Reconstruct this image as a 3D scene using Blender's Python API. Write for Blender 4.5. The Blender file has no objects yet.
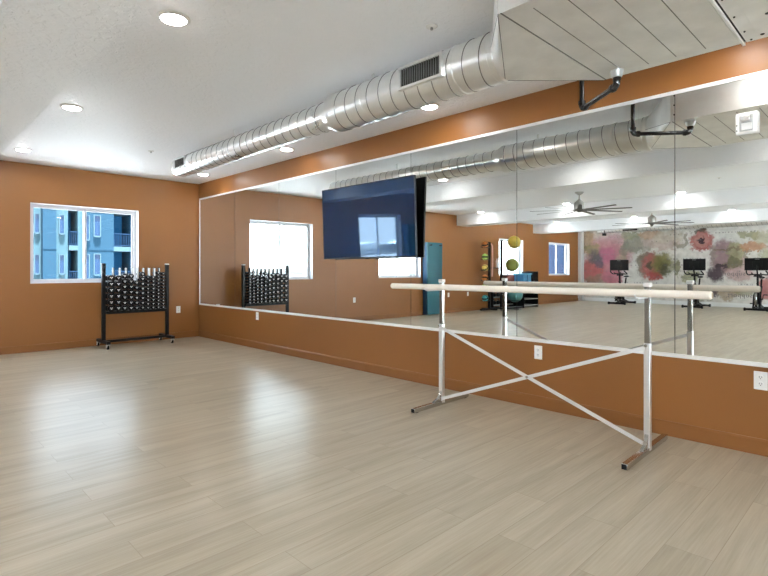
import bpy, bmesh, math, random
from math import sin, cos, pi, radians, hypot, atan2
from mathutils import Vector, Matrix, Quaternion

random.seed(7)
C = bpy.context.scene.collection
sc = bpy.context.scene

# ---------------------------------------------------------------- room numbers (metres; camera stands at x=0, y=0)
MX = 4.052            # mirror face
D = 8.946             # window wall
H = 2.751             # ceiling
XL = -11.40           # mural wall
YB = -4.0             # wall behind the camera
RX = 4.060            # plaster face of the mirror wall

# ================================================================ materials
def nt_new(name):
    m = bpy.data.materials.new(name); m.use_nodes = True
    nt = m.node_tree; nt.nodes.clear()
    out = nt.nodes.new('ShaderNodeOutputMaterial')
    return m, nt, out

def N(nt, t, **kw):
    n = nt.nodes.new(t)
    for k, v in kw.items(): setattr(n, k, v)
    return n

def mat(name, col, rough=0.5, metal=0.0, spec=0.5, var=0.0, vscale=8.0, bump=0.0, bscale=60.0, coat=0.0, coat_r=0.1, coat_ior=1.5, stretch=(1, 1, 1)):
    """principled material with a little procedural colour variation and bump"""
    m, nt, out = nt_new(name)
    b = N(nt, 'ShaderNodeBsdfPrincipled')
    nt.links.new(b.outputs[0], out.inputs[0])
    b.inputs['Roughness'].default_value = rough
    b.inputs['Metallic'].default_value = metal
    b.inputs['Specular IOR Level'].default_value = spec
    b.inputs['Base Color'].default_value = (*col, 1)
    if coat:
        b.inputs['Coat Weight'].default_value = coat
        b.inputs['Coat Roughness'].default_value = coat_r
        b.inputs['Coat IOR'].default_value = coat_ior
    if var or bump:
        tc = N(nt, 'ShaderNodeTexCoord'); mp = N(nt, 'ShaderNodeMapping')
        mp.inputs['Scale'].default_value = stretch
        nt.links.new(tc.outputs['Object'], mp.inputs[0])
    if var:
        no = N(nt, 'ShaderNodeTexNoise'); no.inputs['Scale'].default_value = vscale; no.inputs['Detail'].default_value = 4
        nt.links.new(mp.outputs[0], no.inputs['Vector'])
        mx = N(nt, 'ShaderNodeMix', data_type='RGBA')
        mx.inputs['A'].default_value = (*[c * (1 - var) for c in col], 1)
        mx.inputs['B'].default_value = (*[min(1, c * (1 + var)) for c in col], 1)
        nt.links.new(no.outputs['Fac'], mx.inputs['Factor'])
        nt.links.new(mx.outputs['Result'], b.inputs['Base Color'])
    if bump:
        n2 = N(nt, 'ShaderNodeTexNoise'); n2.inputs['Scale'].default_value = bscale; n2.inputs['Detail'].default_value = 3
        nt.links.new(mp.outputs[0], n2.inputs['Vector'])
        bp = N(nt, 'ShaderNodeBump'); bp.inputs['Strength'].default_value = bump; bp.inputs['Distance'].default_value = 0.004
        nt.links.new(n2.outputs['Fac'], bp.inputs['Height'])
        nt.links.new(bp.outputs[0], b.inputs['Normal'])
    return m

def emit(name, col, s):
    m, nt, out = nt_new(name)
    e = N(nt, 'ShaderNodeEmission'); e.inputs[0].default_value = (*col, 1); e.inputs[1].default_value = s
    nt.links.new(e.outputs[0], out.inputs[0])
    return m

M = {}
M['paint'] = mat('brown_wall_paint', (0.245, 0.095, 0.022), 0.40, spec=0.42, var=0.05, vscale=1.5, bump=0.12, bscale=90)
M['paint_low'] = M['paint']
M['base'] = mat('brown_baseboard_paint', (0.222, 0.086, 0.021), 0.38, spec=0.4, var=0.04, vscale=3)
M['white_paint'] = mat('white_trim_paint', (0.80, 0.80, 0.79), 0.4, var=0.02)
M['reveal'] = mat('window_reveal_paint', (0.62, 0.6, 0.61), 0.5, var=0.02)
M['vinyl'] = mat('white_window_vinyl', (0.58, 0.565, 0.58), 0.3, var=0.02)
M['channel'] = mat('brushed_aluminium_channel', (0.90, 0.90, 0.90), 0.35, 0.35, var=0.04, vscale=20)
M['plastic'] = mat('white_plastic', (0.82, 0.81, 0.79), 0.35, var=0.02)
M['darkslot'] = mat('dark_slot', (0.015, 0.015, 0.015), 0.6, var=0.2)
M['black'] = mat('black_powder_coat', (0.006, 0.006, 0.007), 0.40, spec=0.22, var=0.25, vscale=20, bump=0.05, bscale=200)
M['blacksat'] = mat('black_plastic', (0.006, 0.006, 0.007), 0.45, spec=0.2, var=0.2)
M['rubber'] = mat('black_rubber', (0.006, 0.006, 0.007), 0.40, spec=0.2, var=0.3, vscale=30)
M['mark'] = mat('white_marking_print', (0.85, 0.85, 0.86), 0.4, var=0.05)
M['chrome'] = mat('polished_chrome', (0.62, 0.62, 0.61), 0.16, 1.0, var=0.06, vscale=12)
M['alu'] = mat('satin_aluminium', (0.80, 0.80, 0.80), 0.34, 0.85, var=0.05, vscale=15, stretch=(1, 1, 8))
M['brace'] = mat('pale_satin_steel', (0.80, 0.80, 0.81), 0.38, 0.45, var=0.03)
M['darkchrome'] = mat('dark_polished_steel', (0.36, 0.36, 0.36), 0.16, 1.0, var=0.08, vscale=10)
M['barwood'] = mat('pale_birch_varnish', (0.86, 0.78, 0.69), 0.32, var=0.06, vscale=6, stretch=(12, 1, 12), coat=0.3)
M['endgrain'] = mat('birch_end_grain', (0.46, 0.34, 0.20), 0.5, var=0.15, vscale=40)
M['pipe'] = mat('black_steel_pipe', (0.010, 0.010, 0.012), 0.16, 0.0, spec=0.5, var=0.4, vscale=30)
M['escut'] = mat('clear_grey_escutcheon', (0.40, 0.40, 0.39), 0.3, 0.4, var=0.1)
M['rivet'] = mat('dark_screw_heads', (0.03, 0.03, 0.03), 0.5, var=0.2)
M['fan'] = mat('brushed_nickel', (0.42, 0.41, 0.38), 0.4, 0.8, var=0.08)
M['fanblade'] = mat('dark_grey_blade', (0.13, 0.13, 0.125), 0.45, var=0.1)
M['teal'] = mat('teal_mat_vinyl', (0.008, 0.1, 0.13), 0.42, var=0.12, vscale=5, bump=0.1, bscale=80)
M['blueedge'] = mat('blue_mat_edge', (0.01, 0.06, 0.14), 0.5, var=0.1)
M['orange'] = mat('orange_rubber', (0.72, 0.25, 0.05), 0.45, var=0.12)
M['lime'] = mat('lime_rubber', (0.38, 0.62, 0.14), 0.45, var=0.12)
M['yellow'] = mat('yellow_rubber', (0.80, 0.60, 0.14), 0.45, var=0.12)
M['tealrub'] = mat('teal_rubber', (0.06, 0.42, 0.46), 0.45, var=0.12)
M['sball_y'] = mat('yellow_ball_vinyl', (0.5, 0.37, 0.06), 0.3, var=0.08, vscale=3)
M['sball_g'] = mat('olive_green_ball_vinyl', (0.22, 0.24, 0.04), 0.3, var=0.08, vscale=3)
M['sball_t'] = mat('teal_ball_vinyl', (0.09, 0.26, 0.27), 0.3, var=0.08, vscale=3)
M['pinkrope'] = mat('pink_band_rubber', (0.70, 0.40, 0.34), 0.5, var=0.1)
M['bluebin'] = mat('blue_bin_plastic', (0.05, 0.20, 0.36), 0.4, var=0.12)
M['maroon'] = mat('maroon_foam', (0.14, 0.035, 0.025), 0.6, var=0.15)
M['greystep'] = mat('grey_shelf_lip', (0.30, 0.29, 0.27), 0.4, var=0.1)
M['bld_light'] = mat('pale_blue_stucco', (0.0205, 0.041, 0.051), 0.9, var=0.04, vscale=0.5, spec=0.1)
M['bld_mid'] = mat('mid_blue_stucco', (0.005, 0.0185, 0.033), 0.9, var=0.05, vscale=0.5, spec=0.1)
M['bld_mid2'] = mat('sea_blue_stucco', (0.0056, 0.02, 0.034), 0.9, var=0.05, vscale=0.5, spec=0.1)
M['bld_recess'] = mat('lifted_blue_stucco', (0.01, 0.06, 0.135), 0.9, var=0.05, vscale=0.5, spec=0.1)  # balcony recess walls: blue lifted to offset the little light they get
M['bld_white'] = mat('white_fascia', (0.026, 0.046, 0.058), 0.8, var=0.04, spec=0.1)
M['bld_pane'] = mat('dark_blue_pane', (0.003, 0.014, 0.036), 0.25, var=0.2, spec=0.2)
M['bld_rail'] = mat('dark_balcony_rail', (0.003, 0.014, 0.034), 0.6, var=0.2, spec=0.1)
M['navy'] = mat('navy_cladding', (0.0016, 0.0065, 0.02), 0.7, var=0.1, spec=0.1)
M['ground'] = mat('pale_ground', (0.13, 0.13, 0.13), 0.9, var=0.2, vscale=0.05, spec=0.1)
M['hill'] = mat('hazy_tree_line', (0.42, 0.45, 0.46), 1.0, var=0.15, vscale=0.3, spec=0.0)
M['lens'] = emit('ceiling_light_lens', (1.0, 0.975, 0.945), 62.0)

def mirror_mat():
    m, nt, out = nt_new('silvered_mirror')
    b = N(nt, 'ShaderNodeBsdfPrincipled')
    b.inputs['Base Color'].default_value = (0.86, 0.885, 0.865, 1)
    b.inputs['Metallic'].default_value = 1; b.inputs['Roughness'].default_value = 0.0
    nt.links.new(b.outputs[0], out.inputs[0]); return m
M['mirror'] = mirror_mat()

def glass_mat():
    m, nt, out = nt_new('window_pane')
    tr = N(nt, 'ShaderNodeBsdfTransparent'); tr.inputs[0].default_value = (0.92, 0.97, 0.99, 1)
    gl = N(nt, 'ShaderNodeBsdfGlossy'); gl.inputs['Roughness'].default_value = 0.0
    fr = N(nt, 'ShaderNodeFresnel'); fr.inputs[0].default_value = 1.35
    mx = N(nt, 'ShaderNodeMixShader')
    ge = N(nt, 'ShaderNodeNewGeometry'); iv = N(nt, 'ShaderNodeMath', operation='SUBTRACT'); iv.inputs[0].default_value = 1.0
    mu_ = N(nt, 'ShaderNodeMath', operation='MULTIPLY')
    nt.links.new(ge.outputs['Backfacing'], iv.inputs[1]); nt.links.new(iv.outputs[0], mu_.inputs[0]); nt.links.new(fr.outputs[0], mu_.inputs[1])
    nt.links.new(mu_.outputs[0], mx.inputs[0]); nt.links.new(tr.outputs[0], mx.inputs[1]); nt.links.new(gl.outputs[0], mx.inputs[2])
    nt.links.new(mx.outputs[0], out.inputs[0]); return m
M['glass'] = glass_mat()

def clear_mat():
    m, nt, out = nt_new('clear_strobe_lens')
    b = N(nt, 'ShaderNodeBsdfPrincipled')
    b.inputs['Base Color'].default_value = (0.75, 0.76, 0.76, 1); b.inputs['Roughness'].default_value = 0.12
    b.inputs['Metallic'].default_value = 0.5
    nt.links.new(b.outputs[0], out.inputs[0]); return m
M['strobe'] = clear_mat()

def galv(name, base=0.72, rough=0.30):
    m, nt, out = nt_new(name)
    tc = N(nt, 'ShaderNodeTexCoord')
    v = N(nt, 'ShaderNodeTexNoise'); v.inputs['Scale'].default_value = 30
    no = N(nt, 'ShaderNodeTexNoise'); no.inputs['Scale'].default_value = 5; no.inputs['Detail'].default_value = 5
    nt.links.new(tc.outputs['Object'], v.inputs['Vector']); nt.links.new(tc.outputs['Object'], no.inputs['Vector'])
    ad = N(nt, 'ShaderNodeMath', operation='MULTIPLY_ADD'); ad.inputs[1].default_value = 0.14
    nt.links.new(v.outputs['Color'], ad.inputs[0]); nt.links.new(no.outputs['Fac'], ad.inputs[2])
    r1 = N(nt, 'ShaderNodeValToRGB')
    r1.color_ramp.elements[0].position = 0.30; r1.color_ramp.elements[0].color = (base * .88, base * .88, base * .87, 1)
    r1.color_ramp.elements[1].position = 0.85; r1.color_ramp.elements[1].color = (base * 1.08, base * 1.08, base * 1.07, 1)
    r2 = N(nt, 'ShaderNodeMapRange'); r2.inputs[3].default_value = rough + 0.02; r2.inputs[4].default_value = rough + 0.03
    nt.links.new(ad.outputs[0], r1.inputs[0]); nt.links.new(ad.outputs[0], r2.inputs[0])
    b = N(nt, 'ShaderNodeBsdfPrincipled'); b.inputs['Metallic'].default_value = 0.9
    nt.links.new(r1.outputs[0], b.inputs['Base Color']); nt.links.new(r2.outputs[0], b.inputs['Roughness'])
    nt.links.new(b.outputs[0], out.inputs[0]); return m
M['galv'] = galv('galvanised_spiral_steel', 0.84, 0.25)
M['seam'] = mat('dark_crimped_seam', (.16, .16, .16), .4, .7, var=.1)
M['galvbox'] = galv('galvanised_sheet_steel', 0.86, 0.45)

def ceiling_mat():
    m, nt, out = nt_new('white_knockdown_ceiling')
    b = N(nt, 'ShaderNodeBsdfPrincipled'); b.inputs['Roughness'].default_value = 0.5
    b.inputs['Base Color'].default_value = (0.905, 0.912, 0.94, 1); b.inputs['Specular IOR Level'].default_value = 0.35
    tc = N(nt, 'ShaderNodeTexCoord')
    no = N(nt, 'ShaderNodeTexNoise'); no.inputs['Scale'].default_value = 22; no.inputs['Detail'].default_value = 4; no.inputs['Distortion'].default_value = 0.6
    nt.links.new(tc.outputs['Object'], no.inputs['Vector'])
    rp = N(nt, 'ShaderNodeMapRange'); rp.inputs[1].default_value = 0.44; rp.inputs[2].default_value = 0.56
    nt.links.new(no.outputs['Fac'], rp.inputs[0])
    bp = N(nt, 'ShaderNodeBump'); bp.inputs['Strength'].default_value = 0.45; bp.inputs['Distance'].default_value = 0.004
    nt.links.new(rp.outputs[0], bp.inputs['Height']); nt.links.new(bp.outputs[0], b.inputs['Normal'])
    nt.links.new(b.outputs[0], out.inputs[0]); return m
M['ceil'] = ceiling_mat()

def floor_mat():
    m, nt, out = nt_new('pale_oak_vinyl_planks')
    tc = N(nt, 'ShaderNodeTexCoord')
    br = N(nt, 'ShaderNodeTexBrick')
    br.offset = 0.37; br.offset_frequency = 2; br.squash = 1.0
    br.inputs['Color1'].default_value = (0, 0, 0, 1); br.inputs['Color2'].default_value = (1, 1, 1, 1)
    br.inputs['Mortar'].default_value = (0.5, 0.5, 0.5, 1)
    br.inputs['Scale'].default_value = 1.0; br.inputs['Brick Width'].default_value = 1.22
    br.inputs['Row Height'].default_value = 0.185; br.inputs['Mortar Size'].default_value = 0.0016; br.inputs['Mortar Smooth'].default_value = 0.3
    nt.links.new(tc.outputs['Object'], br.inputs['Vector'])
    # grain, drawn along the planks and shifted plank by plank
    mp = N(nt, 'ShaderNodeMapping'); mp.inputs['Scale'].default_value = (0.55, 8.0, 1.0)
    nt.links.new(tc.outputs['Object'], mp.inputs[0])
    ad = N(nt, 'ShaderNodeVectorMath', operation='MULTIPLY_ADD')
    ad.inputs[1].default_value = (7.0, 13.0, 3.0)
    nt.links.new(br.outputs['Color'], ad.inputs[0]); nt.links.new(mp.outputs[0], ad.inputs[2])
    g1 = N(nt, 'ShaderNodeTexNoise'); g1.inputs['Scale'].default_value = 1.6; g1.inputs['Detail'].default_value = 6; g1.inputs['Roughness'].default_value = 0.6; g1.inputs['Distortion'].default_value = 0.25
    nt.links.new(ad.outputs[0], g1.inputs['Vector'])
    mp2 = N(nt, 'ShaderNodeMapping'); mp2.inputs['Scale'].default_value = (1.6, 55.0, 1.0)
    nt.links.new(tc.outputs['Object'], mp2.inputs[0])
    g2 = N(nt, 'ShaderNodeTexNoise'); g2.inputs['Scale'].default_value = 2.0; g2.inputs['Detail'].default_value = 3
    nt.links.new(mp2.outputs[0], g2.inputs['Vector'])
    s1 = N(nt, 'ShaderNodeMath', operation='MULTIPLY_ADD'); s1.inputs[1].default_value = 0.45
    nt.links.new(g2.outputs['Fac'], s1.inputs[0]); nt.links.new(g1.outputs['Fac'], s1.inputs[2])
    s2 = N(nt, 'ShaderNodeMath', operation='MULTIPLY_ADD'); s2.inputs[1].default_value = 0.13
    nt.links.new(br.outputs['Color'], s2.inputs[0]); nt.links.new(s1.outputs[0], s2.inputs[2])
    rp = N(nt, 'ShaderNodeValToRGB')
    e = rp.color_ramp.elements
    e[0].position = 0.44; e[0].color = (0.315, 0.260, 0.184, 1)
    e[1].position = 1.0; e[1].color = (0.490, 0.428, 0.328, 1)
    nt.links.new(s2.outputs[0], rp.inputs[0])
    mx = N(nt, 'ShaderNodeMix', data_type='RGBA'); mx.inputs['B'].default_value = (0.24, 0.18, 0.12, 1)
    mf = N(nt, 'ShaderNodeMath', operation='MULTIPLY'); mf.inputs[1].default_value = 0.55
    nt.links.new(br.outputs['Fac'], mf.inputs[0]); nt.links.new(mf.outputs[0], mx.inputs['Factor'])
    nt.links.new(rp.outputs[0], mx.inputs['A'])
    b = N(nt, 'ShaderNodeBsdfPrincipled'); b.inputs['Specular IOR Level'].default_value = 0.30
    nt.links.new(mx.outputs['Result'], b.inputs['Base Color'])
    rr = N(nt, 'ShaderNodeMapRange'); rr.inputs[1].default_value = 0.3; rr.inputs[2].default_value = 0.9; rr.inputs[3].default_value = 0.32; rr.inputs[4].default_value = 0.28
    nt.links.new(s1.outputs[0], rr.inputs[0]); nt.links.new(rr.outputs[0], b.inputs['Roughness'])
    bp = N(nt, 'ShaderNodeBump'); bp.inputs['Strength'].default_value = 0.012; bp.inputs['Distance'].default_value = 0.002
    nt.links.new(s1.outputs[0], bp.inputs['Height'])
    nt.links.new(bp.outputs[0], b.inputs['Normal'])
    nt.links.new(b.outputs[0], out.inputs[0]); return m
M['floor'] = floor_mat()

def mural_mat():
    """water-colour flowers on pale paper: soft noise-edged blots, laid over each other, with rows of small grey print"""
    m, nt, out = nt_new('watercolour_floral_paper')
    tc = N(nt, 'ShaderNodeTexCoord')
    nz = N(nt, 'ShaderNodeTexNoise'); nz.inputs['Scale'].default_value = 3.2; nz.inputs['Detail'].default_value = 6; nz.inputs['Roughness'].default_value = 0.62
    nt.links.new(tc.outputs['Object'], nz.inputs['Vector'])
    off = N(nt, 'ShaderNodeVectorMath', operation='SUBTRACT'); off.inputs[1].default_value = (0.5, 0.5, 0.5)
    nt.links.new(nz.outputs['Color'], off.inputs[0])
    wq = N(nt, 'ShaderNodeVectorMath', operation='MULTIPLY_ADD'); wq.inputs[1].default_value = (0, 0.46, 0.46)
    nt.links.new(off.outputs[0], wq.inputs[0]); nt.links.new(tc.outputs['Object'], wq.inputs[2])
    nf = N(nt, 'ShaderNodeTexNoise'); nf.inputs['Scale'].default_value = 15; nf.inputs['Detail'].default_value = 4
    nt.links.new(tc.outputs['Object'], nf.inputs['Vector'])
    of2 = N(nt, 'ShaderNodeVectorMath', operation='SUBTRACT'); of2.inputs[1].default_value = (0.5, 0.5, 0.5); nt.links.new(nf.outputs['Color'], of2.inputs[0])
    wp = N(nt, 'ShaderNodeVectorMath', operation='MULTIPLY_ADD'); wp.inputs[1].default_value = (0, 0.22, 0.22)
    nt.links.new(of2.outputs[0], wp.inputs[0]); nt.links.new(wq.outputs[0], wp.inputs[2])
    n2 = N(nt, 'ShaderNodeTexNoise'); n2.inputs['Scale'].default_value = 7; n2.inputs['Detail'].default_value = 5
    nt.links.new(tc.outputs['Object'], n2.inputs['Vector'])
    base = N(nt, 'ShaderNodeMix', data_type='RGBA')
    base.inputs['A'].default_value = (0.74, 0.71, 0.66, 1); base.inputs['B'].default_value = (0.64, 0.61, 0.575, 1)
    nt.links.new(n2.outputs['Fac'], base.inputs['Factor'])
    cur = base.outputs['Result']
    def blot(y, z, ry, rz, col, k=0.8, soft=0.45, inner=None):
        nonlocal cur
        col = tuple(c * .82 for c in col); k = min(.96, k*1.1); ry *= 1.1; rz *= 1.1
        mp = N(nt, 'ShaderNodeMapping', vector_type='TEXTURE')
        mp.inputs['Location'].default_value = (0, y, z); mp.inputs['Scale'].default_value = (1000, ry, rz)
        nt.links.new(wp.outputs[0], mp.inputs[0])
        ln = N(nt, 'ShaderNodeVectorMath', operation='LENGTH'); nt.links.new(mp.outputs[0], ln.inputs[0])
        mr = N(nt, 'ShaderNodeMapRange', interpolation_type='SMOOTHSTEP')
        mr.inputs[1].default_value = 1.15; mr.inputs[2].default_value = 1.15 - soft; mr.inputs[3].default_value = 0; mr.inputs[4].default_value = k
        nt.links.new(ln.outputs['Value'], mr.inputs[0])
        f = mr.outputs[0]
        if inner:
            m2 = N(nt, 'ShaderNodeMapRange', interpolation_type='SMOOTHSTEP')
            m2.inputs[1].default_value = inner - .15; m2.inputs[2].default_value = inner + .15
            nt.links.new(ln.outputs['Value'], m2.inputs[0])
            mm = N(nt, 'ShaderNodeMath', operation='MULTIPLY'); nt.links.new(f, mm.inputs[0]); nt.links.new(m2.outputs[0], mm.inputs[1]); f = mm.outputs[0]
        mx = N(nt, 'ShaderNodeMix', data_type='RGBA'); mx.inputs['B'].default_value = (*col, 1)
        nt.links.new(f, mx.inputs['Factor']); nt.links.new(cur, mx.inputs['A']); cur = mx.outputs['Result']
    B = [
     # far left of the paper as it hangs: beyond the spin bikes (mirror side right)
     (1.0, 1.5, .8, .8, (.50, .22, .24), .7), (0.9, 1.45, .3, .3, (.12, .09, .10), .8), (-.6, 1.9, .7, .5, (.42, .40, .22), .6), (2.1, .9, .5, .5, (.48, .30, .20), .5),
     # large rose
     (8.05, 2.40, .62, .26, (.62, .52, .46), .75), (8.66, 2.25, .32, .50, (.50, .33, .19), .75),
     (7.72, 1.90, .74, .66, (.54, .34, .34), .88), (7.95, 1.58, .84, .74, (.46, .19, .22), .90, .6), (7.95, 1.75, .30, .30, (.42, .10, .19), .6),
     (8.48, 1.14, .50, .42, (.50, .13, .12), .9), (8.10, .80, .62, .22, (.30, .19, .13), .75), (7.72, .95, .36, .26, (.50, .16, .20), .8),
     (8.50, 2.00, .32, .22, (.28, .25, .11), .75), (8.34, 1.64, .30, .30, (.085, .080, .085), .92, .8), (8.20, 1.40, .18, .14, (.10, .07, .10), .8),
     (7.30, 1.88, .14, .34, (.22, .20, .14), .75), (7.22, 2.15, .10, .20, (.22, .20, .14), .6), (7.42, 1.45, .22, .26, (.42, .35, .27), .6),
     # grey cloud and pale wash
     (6.95, 2.12, .32, .30, (.26, .26, .20), .75), (6.60, 2.10, .30, .25, (.34, .31, .25), .7), (7.05, 2.45, .35, .12, (.30, .31, .17), .7),
     (6.38, 2.45, .42, .17, (.52, .31, .18), .7), (6.00, 2.14, .60, .24, (.58, .44, .39), .75), (5.80, 2.35, .5, .2, (.62, .54, .44), .7), (5.45, 2.05, .20, .10, (.30, .26, .18), .6), (5.25, 2.25, .07, .22, (.26, .22, .16), .6),
     # red and olive flower
     (6.42, 1.66, .32, .16, (.28, .10, .09), .75), (6.62, 1.38, .20, .42, (.26, .22, .16), .8), (6.34, 1.30, .34, .46, (.50, .16, .14), .9), (6.24, 1.00, .26, .16, (.48, .10, .09), .85),
     (5.98, 1.42, .40, .42, (.28, .26, .09), .88, .7), (5.90, 1.20, .22, .22, (.11, .11, .06), .8, .8), (6.52, 1.34, .13, .13, (.62, .22, .20), .9, .4, .6), (6.40, 1.36, .10, .12, (.10, .09, .05), .8),
     (5.54, 1.24, .10, .26, (.27, .26, .13), .75), (5.12, .95, .26, .22, (.36, .36, .18), .7),
     # poppy
     (4.78, 2.18, .29, .31, (.50, .16, .14), .9, .35), (4.78, 2.18, .20, .20, (.58, .28, .24), .7), (4.77, 2.17, .10, .10, (.05, .02, .03), .95), (4.85, 2.48, .24, .06, (.12, .12, .07), .7), (4.78, 1.92, .34, .06, (.40, .12, .11), .7),
     # mauve flower
     (4.14, 1.62, .40, .52, (.36, .22, .24), .85), (4.44, 1.75, .12, .30, (.36, .30, .26), .7), (3.72, 1.22, .38, .42, (.58, .38, .36), .75), (3.84, 1.78, .26, .28, (.38, .36, .20), .8), (3.88, 1.42, .22, .18, (.20, .19, .10), .8),
     (4.38, 1.08, .25, .30, (.105, .070, .090), .92, .7), (4.22, 1.32, .17, .10, (.09, .06, .07), .85), (4.05, 1.86, .40, .05, (.20, .14, .09), .6), (3.55, 1.70, .06, .20, (.24, .19, .12), .6),
     (3.36, 1.92, .36, .14, (.56, .28, .15), .8), (3.50, 2.30, .26, .14, (.34, .33, .18), .75), (3.15, 2.2, .3, .2, (.50, .45, .28), .6), (3.06, .60, .24, .32, (.50, .16, .15), .8), (2.9, 1.6, .3, .3, (.40, .38, .20), .6),
     (4.46, .46, .20, .14, (.17, .12, .13), .85), (4.00, .42, .28, .20, (.48, .38, .27), .75), (3.62, .50, .26, .14, (.40, .36, .20), .65), (4.75, .25, .26, .12, (.34, .33, .20), .6),
    ]
    for b in B: blot(*b)
    mo = N(nt, 'ShaderNodeMapRange'); mo.inputs[1].default_value = .3; mo.inputs[2].default_value = .7; mo.inputs[3].default_value = .80; mo.inputs[4].default_value = 1.12
    nt.links.new(n2.outputs['Fac'], mo.inputs[0])
    mm_ = N(nt, 'ShaderNodeVectorMath', operation='SCALE'); nt.links.new(cur, mm_.inputs[0]); nt.links.new(mo.outputs[0], mm_.inputs['Scale']); cur = mm_.outputs[0]
    # rows of small print (too small to read)
    sp = N(nt, 'ShaderNodeSeparateXYZ'); nt.links.new(tc.outputs['Object'], sp.inputs[0])
    zf = N(nt, 'ShaderNodeMath', operation='MULTIPLY'); zf.inputs[1].default_value = 1 / 0.21; nt.links.new(sp.outputs['Z'], zf.inputs[0])
    fr = N(nt, 'ShaderNodeMath', operation='FRACT'); nt.links.new(zf.outputs[0], fr.inputs[0])
    gt = N(nt, 'ShaderNodeMath', operation='COMPARE'); gt.inputs[1].default_value = 0.5; gt.inputs[2].default_value = 0.10; nt.links.new(fr.outputs[0], gt.inputs[0])
    fl = N(nt, 'ShaderNodeMath', operation='FLOOR'); nt.links.new(zf.outputs[0], fl.inputs[0])
    cb = N(nt, 'ShaderNodeCombineXYZ'); nt.links.new(sp.outputs['Y'], cb.inputs[0]); nt.links.new(fl.outputs[0], cb.inputs[1])
    na = N(nt, 'ShaderNodeTexNoise'); na.inputs['Scale'].default_value = 20; nt.links.new(cb.outputs[0], na.inputs['Vector'])
    nb = N(nt, 'ShaderNodeTexNoise'); nb.inputs['Scale'].default_value = 1.3; nt.links.new(cb.outputs[0], nb.inputs['Vector'])
    ga = N(nt, 'ShaderNodeMath', operation='GREATER_THAN'); ga.inputs[1].default_value = 0.52; nt.links.new(na.outputs['Fac'], ga.inputs[0])
    gb = N(nt, 'ShaderNodeMath', operation='GREATER_THAN'); gb.inputs[1].default_value = 0.50; nt.links.new(nb.outputs['Fac'], gb.inputs[0])
    p1 = N(nt, 'ShaderNodeMath', operation='MULTIPLY'); nt.links.new(ga.outputs[0], p1.inputs[0]); nt.links.new(gb.outputs[0], p1.inputs[1])
    p2 = N(nt, 'ShaderNodeMath', operation='MULTIPLY'); nt.links.new(p1.outputs[0], p2.inputs[0]); nt.links.new(gt.outputs[0], p2.inputs[1])
    p3 = N(nt, 'ShaderNodeMath', operation='MULTIPLY'); p3.inputs[1].default_value = 0.62; nt.links.new(p2.outputs[0], p3.inputs[0])
    mx = N(nt, 'ShaderNodeMix', data_type='RGBA'); mx.inputs['B'].default_value = (.20, .18, .18, 1)
    nt.links.new(p3.outputs[0], mx.inputs['Factor']); nt.links.new(cur, mx.inputs['A'])
    b = N(nt, 'ShaderNodeBsdfPrincipled'); b.inputs['Roughness'].default_value = 0.6; b.inputs['Specular IOR Level'].default_value = 0.3
    nt.links.new(mx.outputs['Result'], b.inputs['Base Color']); nt.links.new(b.outputs[0], out.inputs[0]); return m
M['mural'] = mural_mat()

def screen_mat():
    """black glass with a bluish anti-glare film: a clear reflection and a wide faint one"""
    m, nt, out = nt_new('dark_glossy_screen')
    df = N(nt, 'ShaderNodeBsdfDiffuse'); df.inputs[0].default_value = (.001, .004, .022, 1)
    g1 = N(nt, 'ShaderNodeBsdfGlossy'); g1.inputs[0].default_value = (.052, .068, .088, 1); g1.inputs['Roughness'].default_value = .035
    g2 = N(nt, 'ShaderNodeBsdfGlossy'); g2.inputs[0].default_value = (.003, .012, .026, 1); g2.inputs['Roughness'].default_value = .30
    a1 = N(nt, 'ShaderNodeAddShader'); a2 = N(nt, 'ShaderNodeAddShader')
    nt.links.new(df.outputs[0], a1.inputs[0]); nt.links.new(g1.outputs[0], a1.inputs[1])
    nt.links.new(a1.outputs[0], a2.inputs[0]); nt.links.new(g2.outputs[0], a2.inputs[1])
    nt.links.new(a2.outputs[0], out.inputs[0]); return m
M['screen'] = screen_mat()

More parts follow.
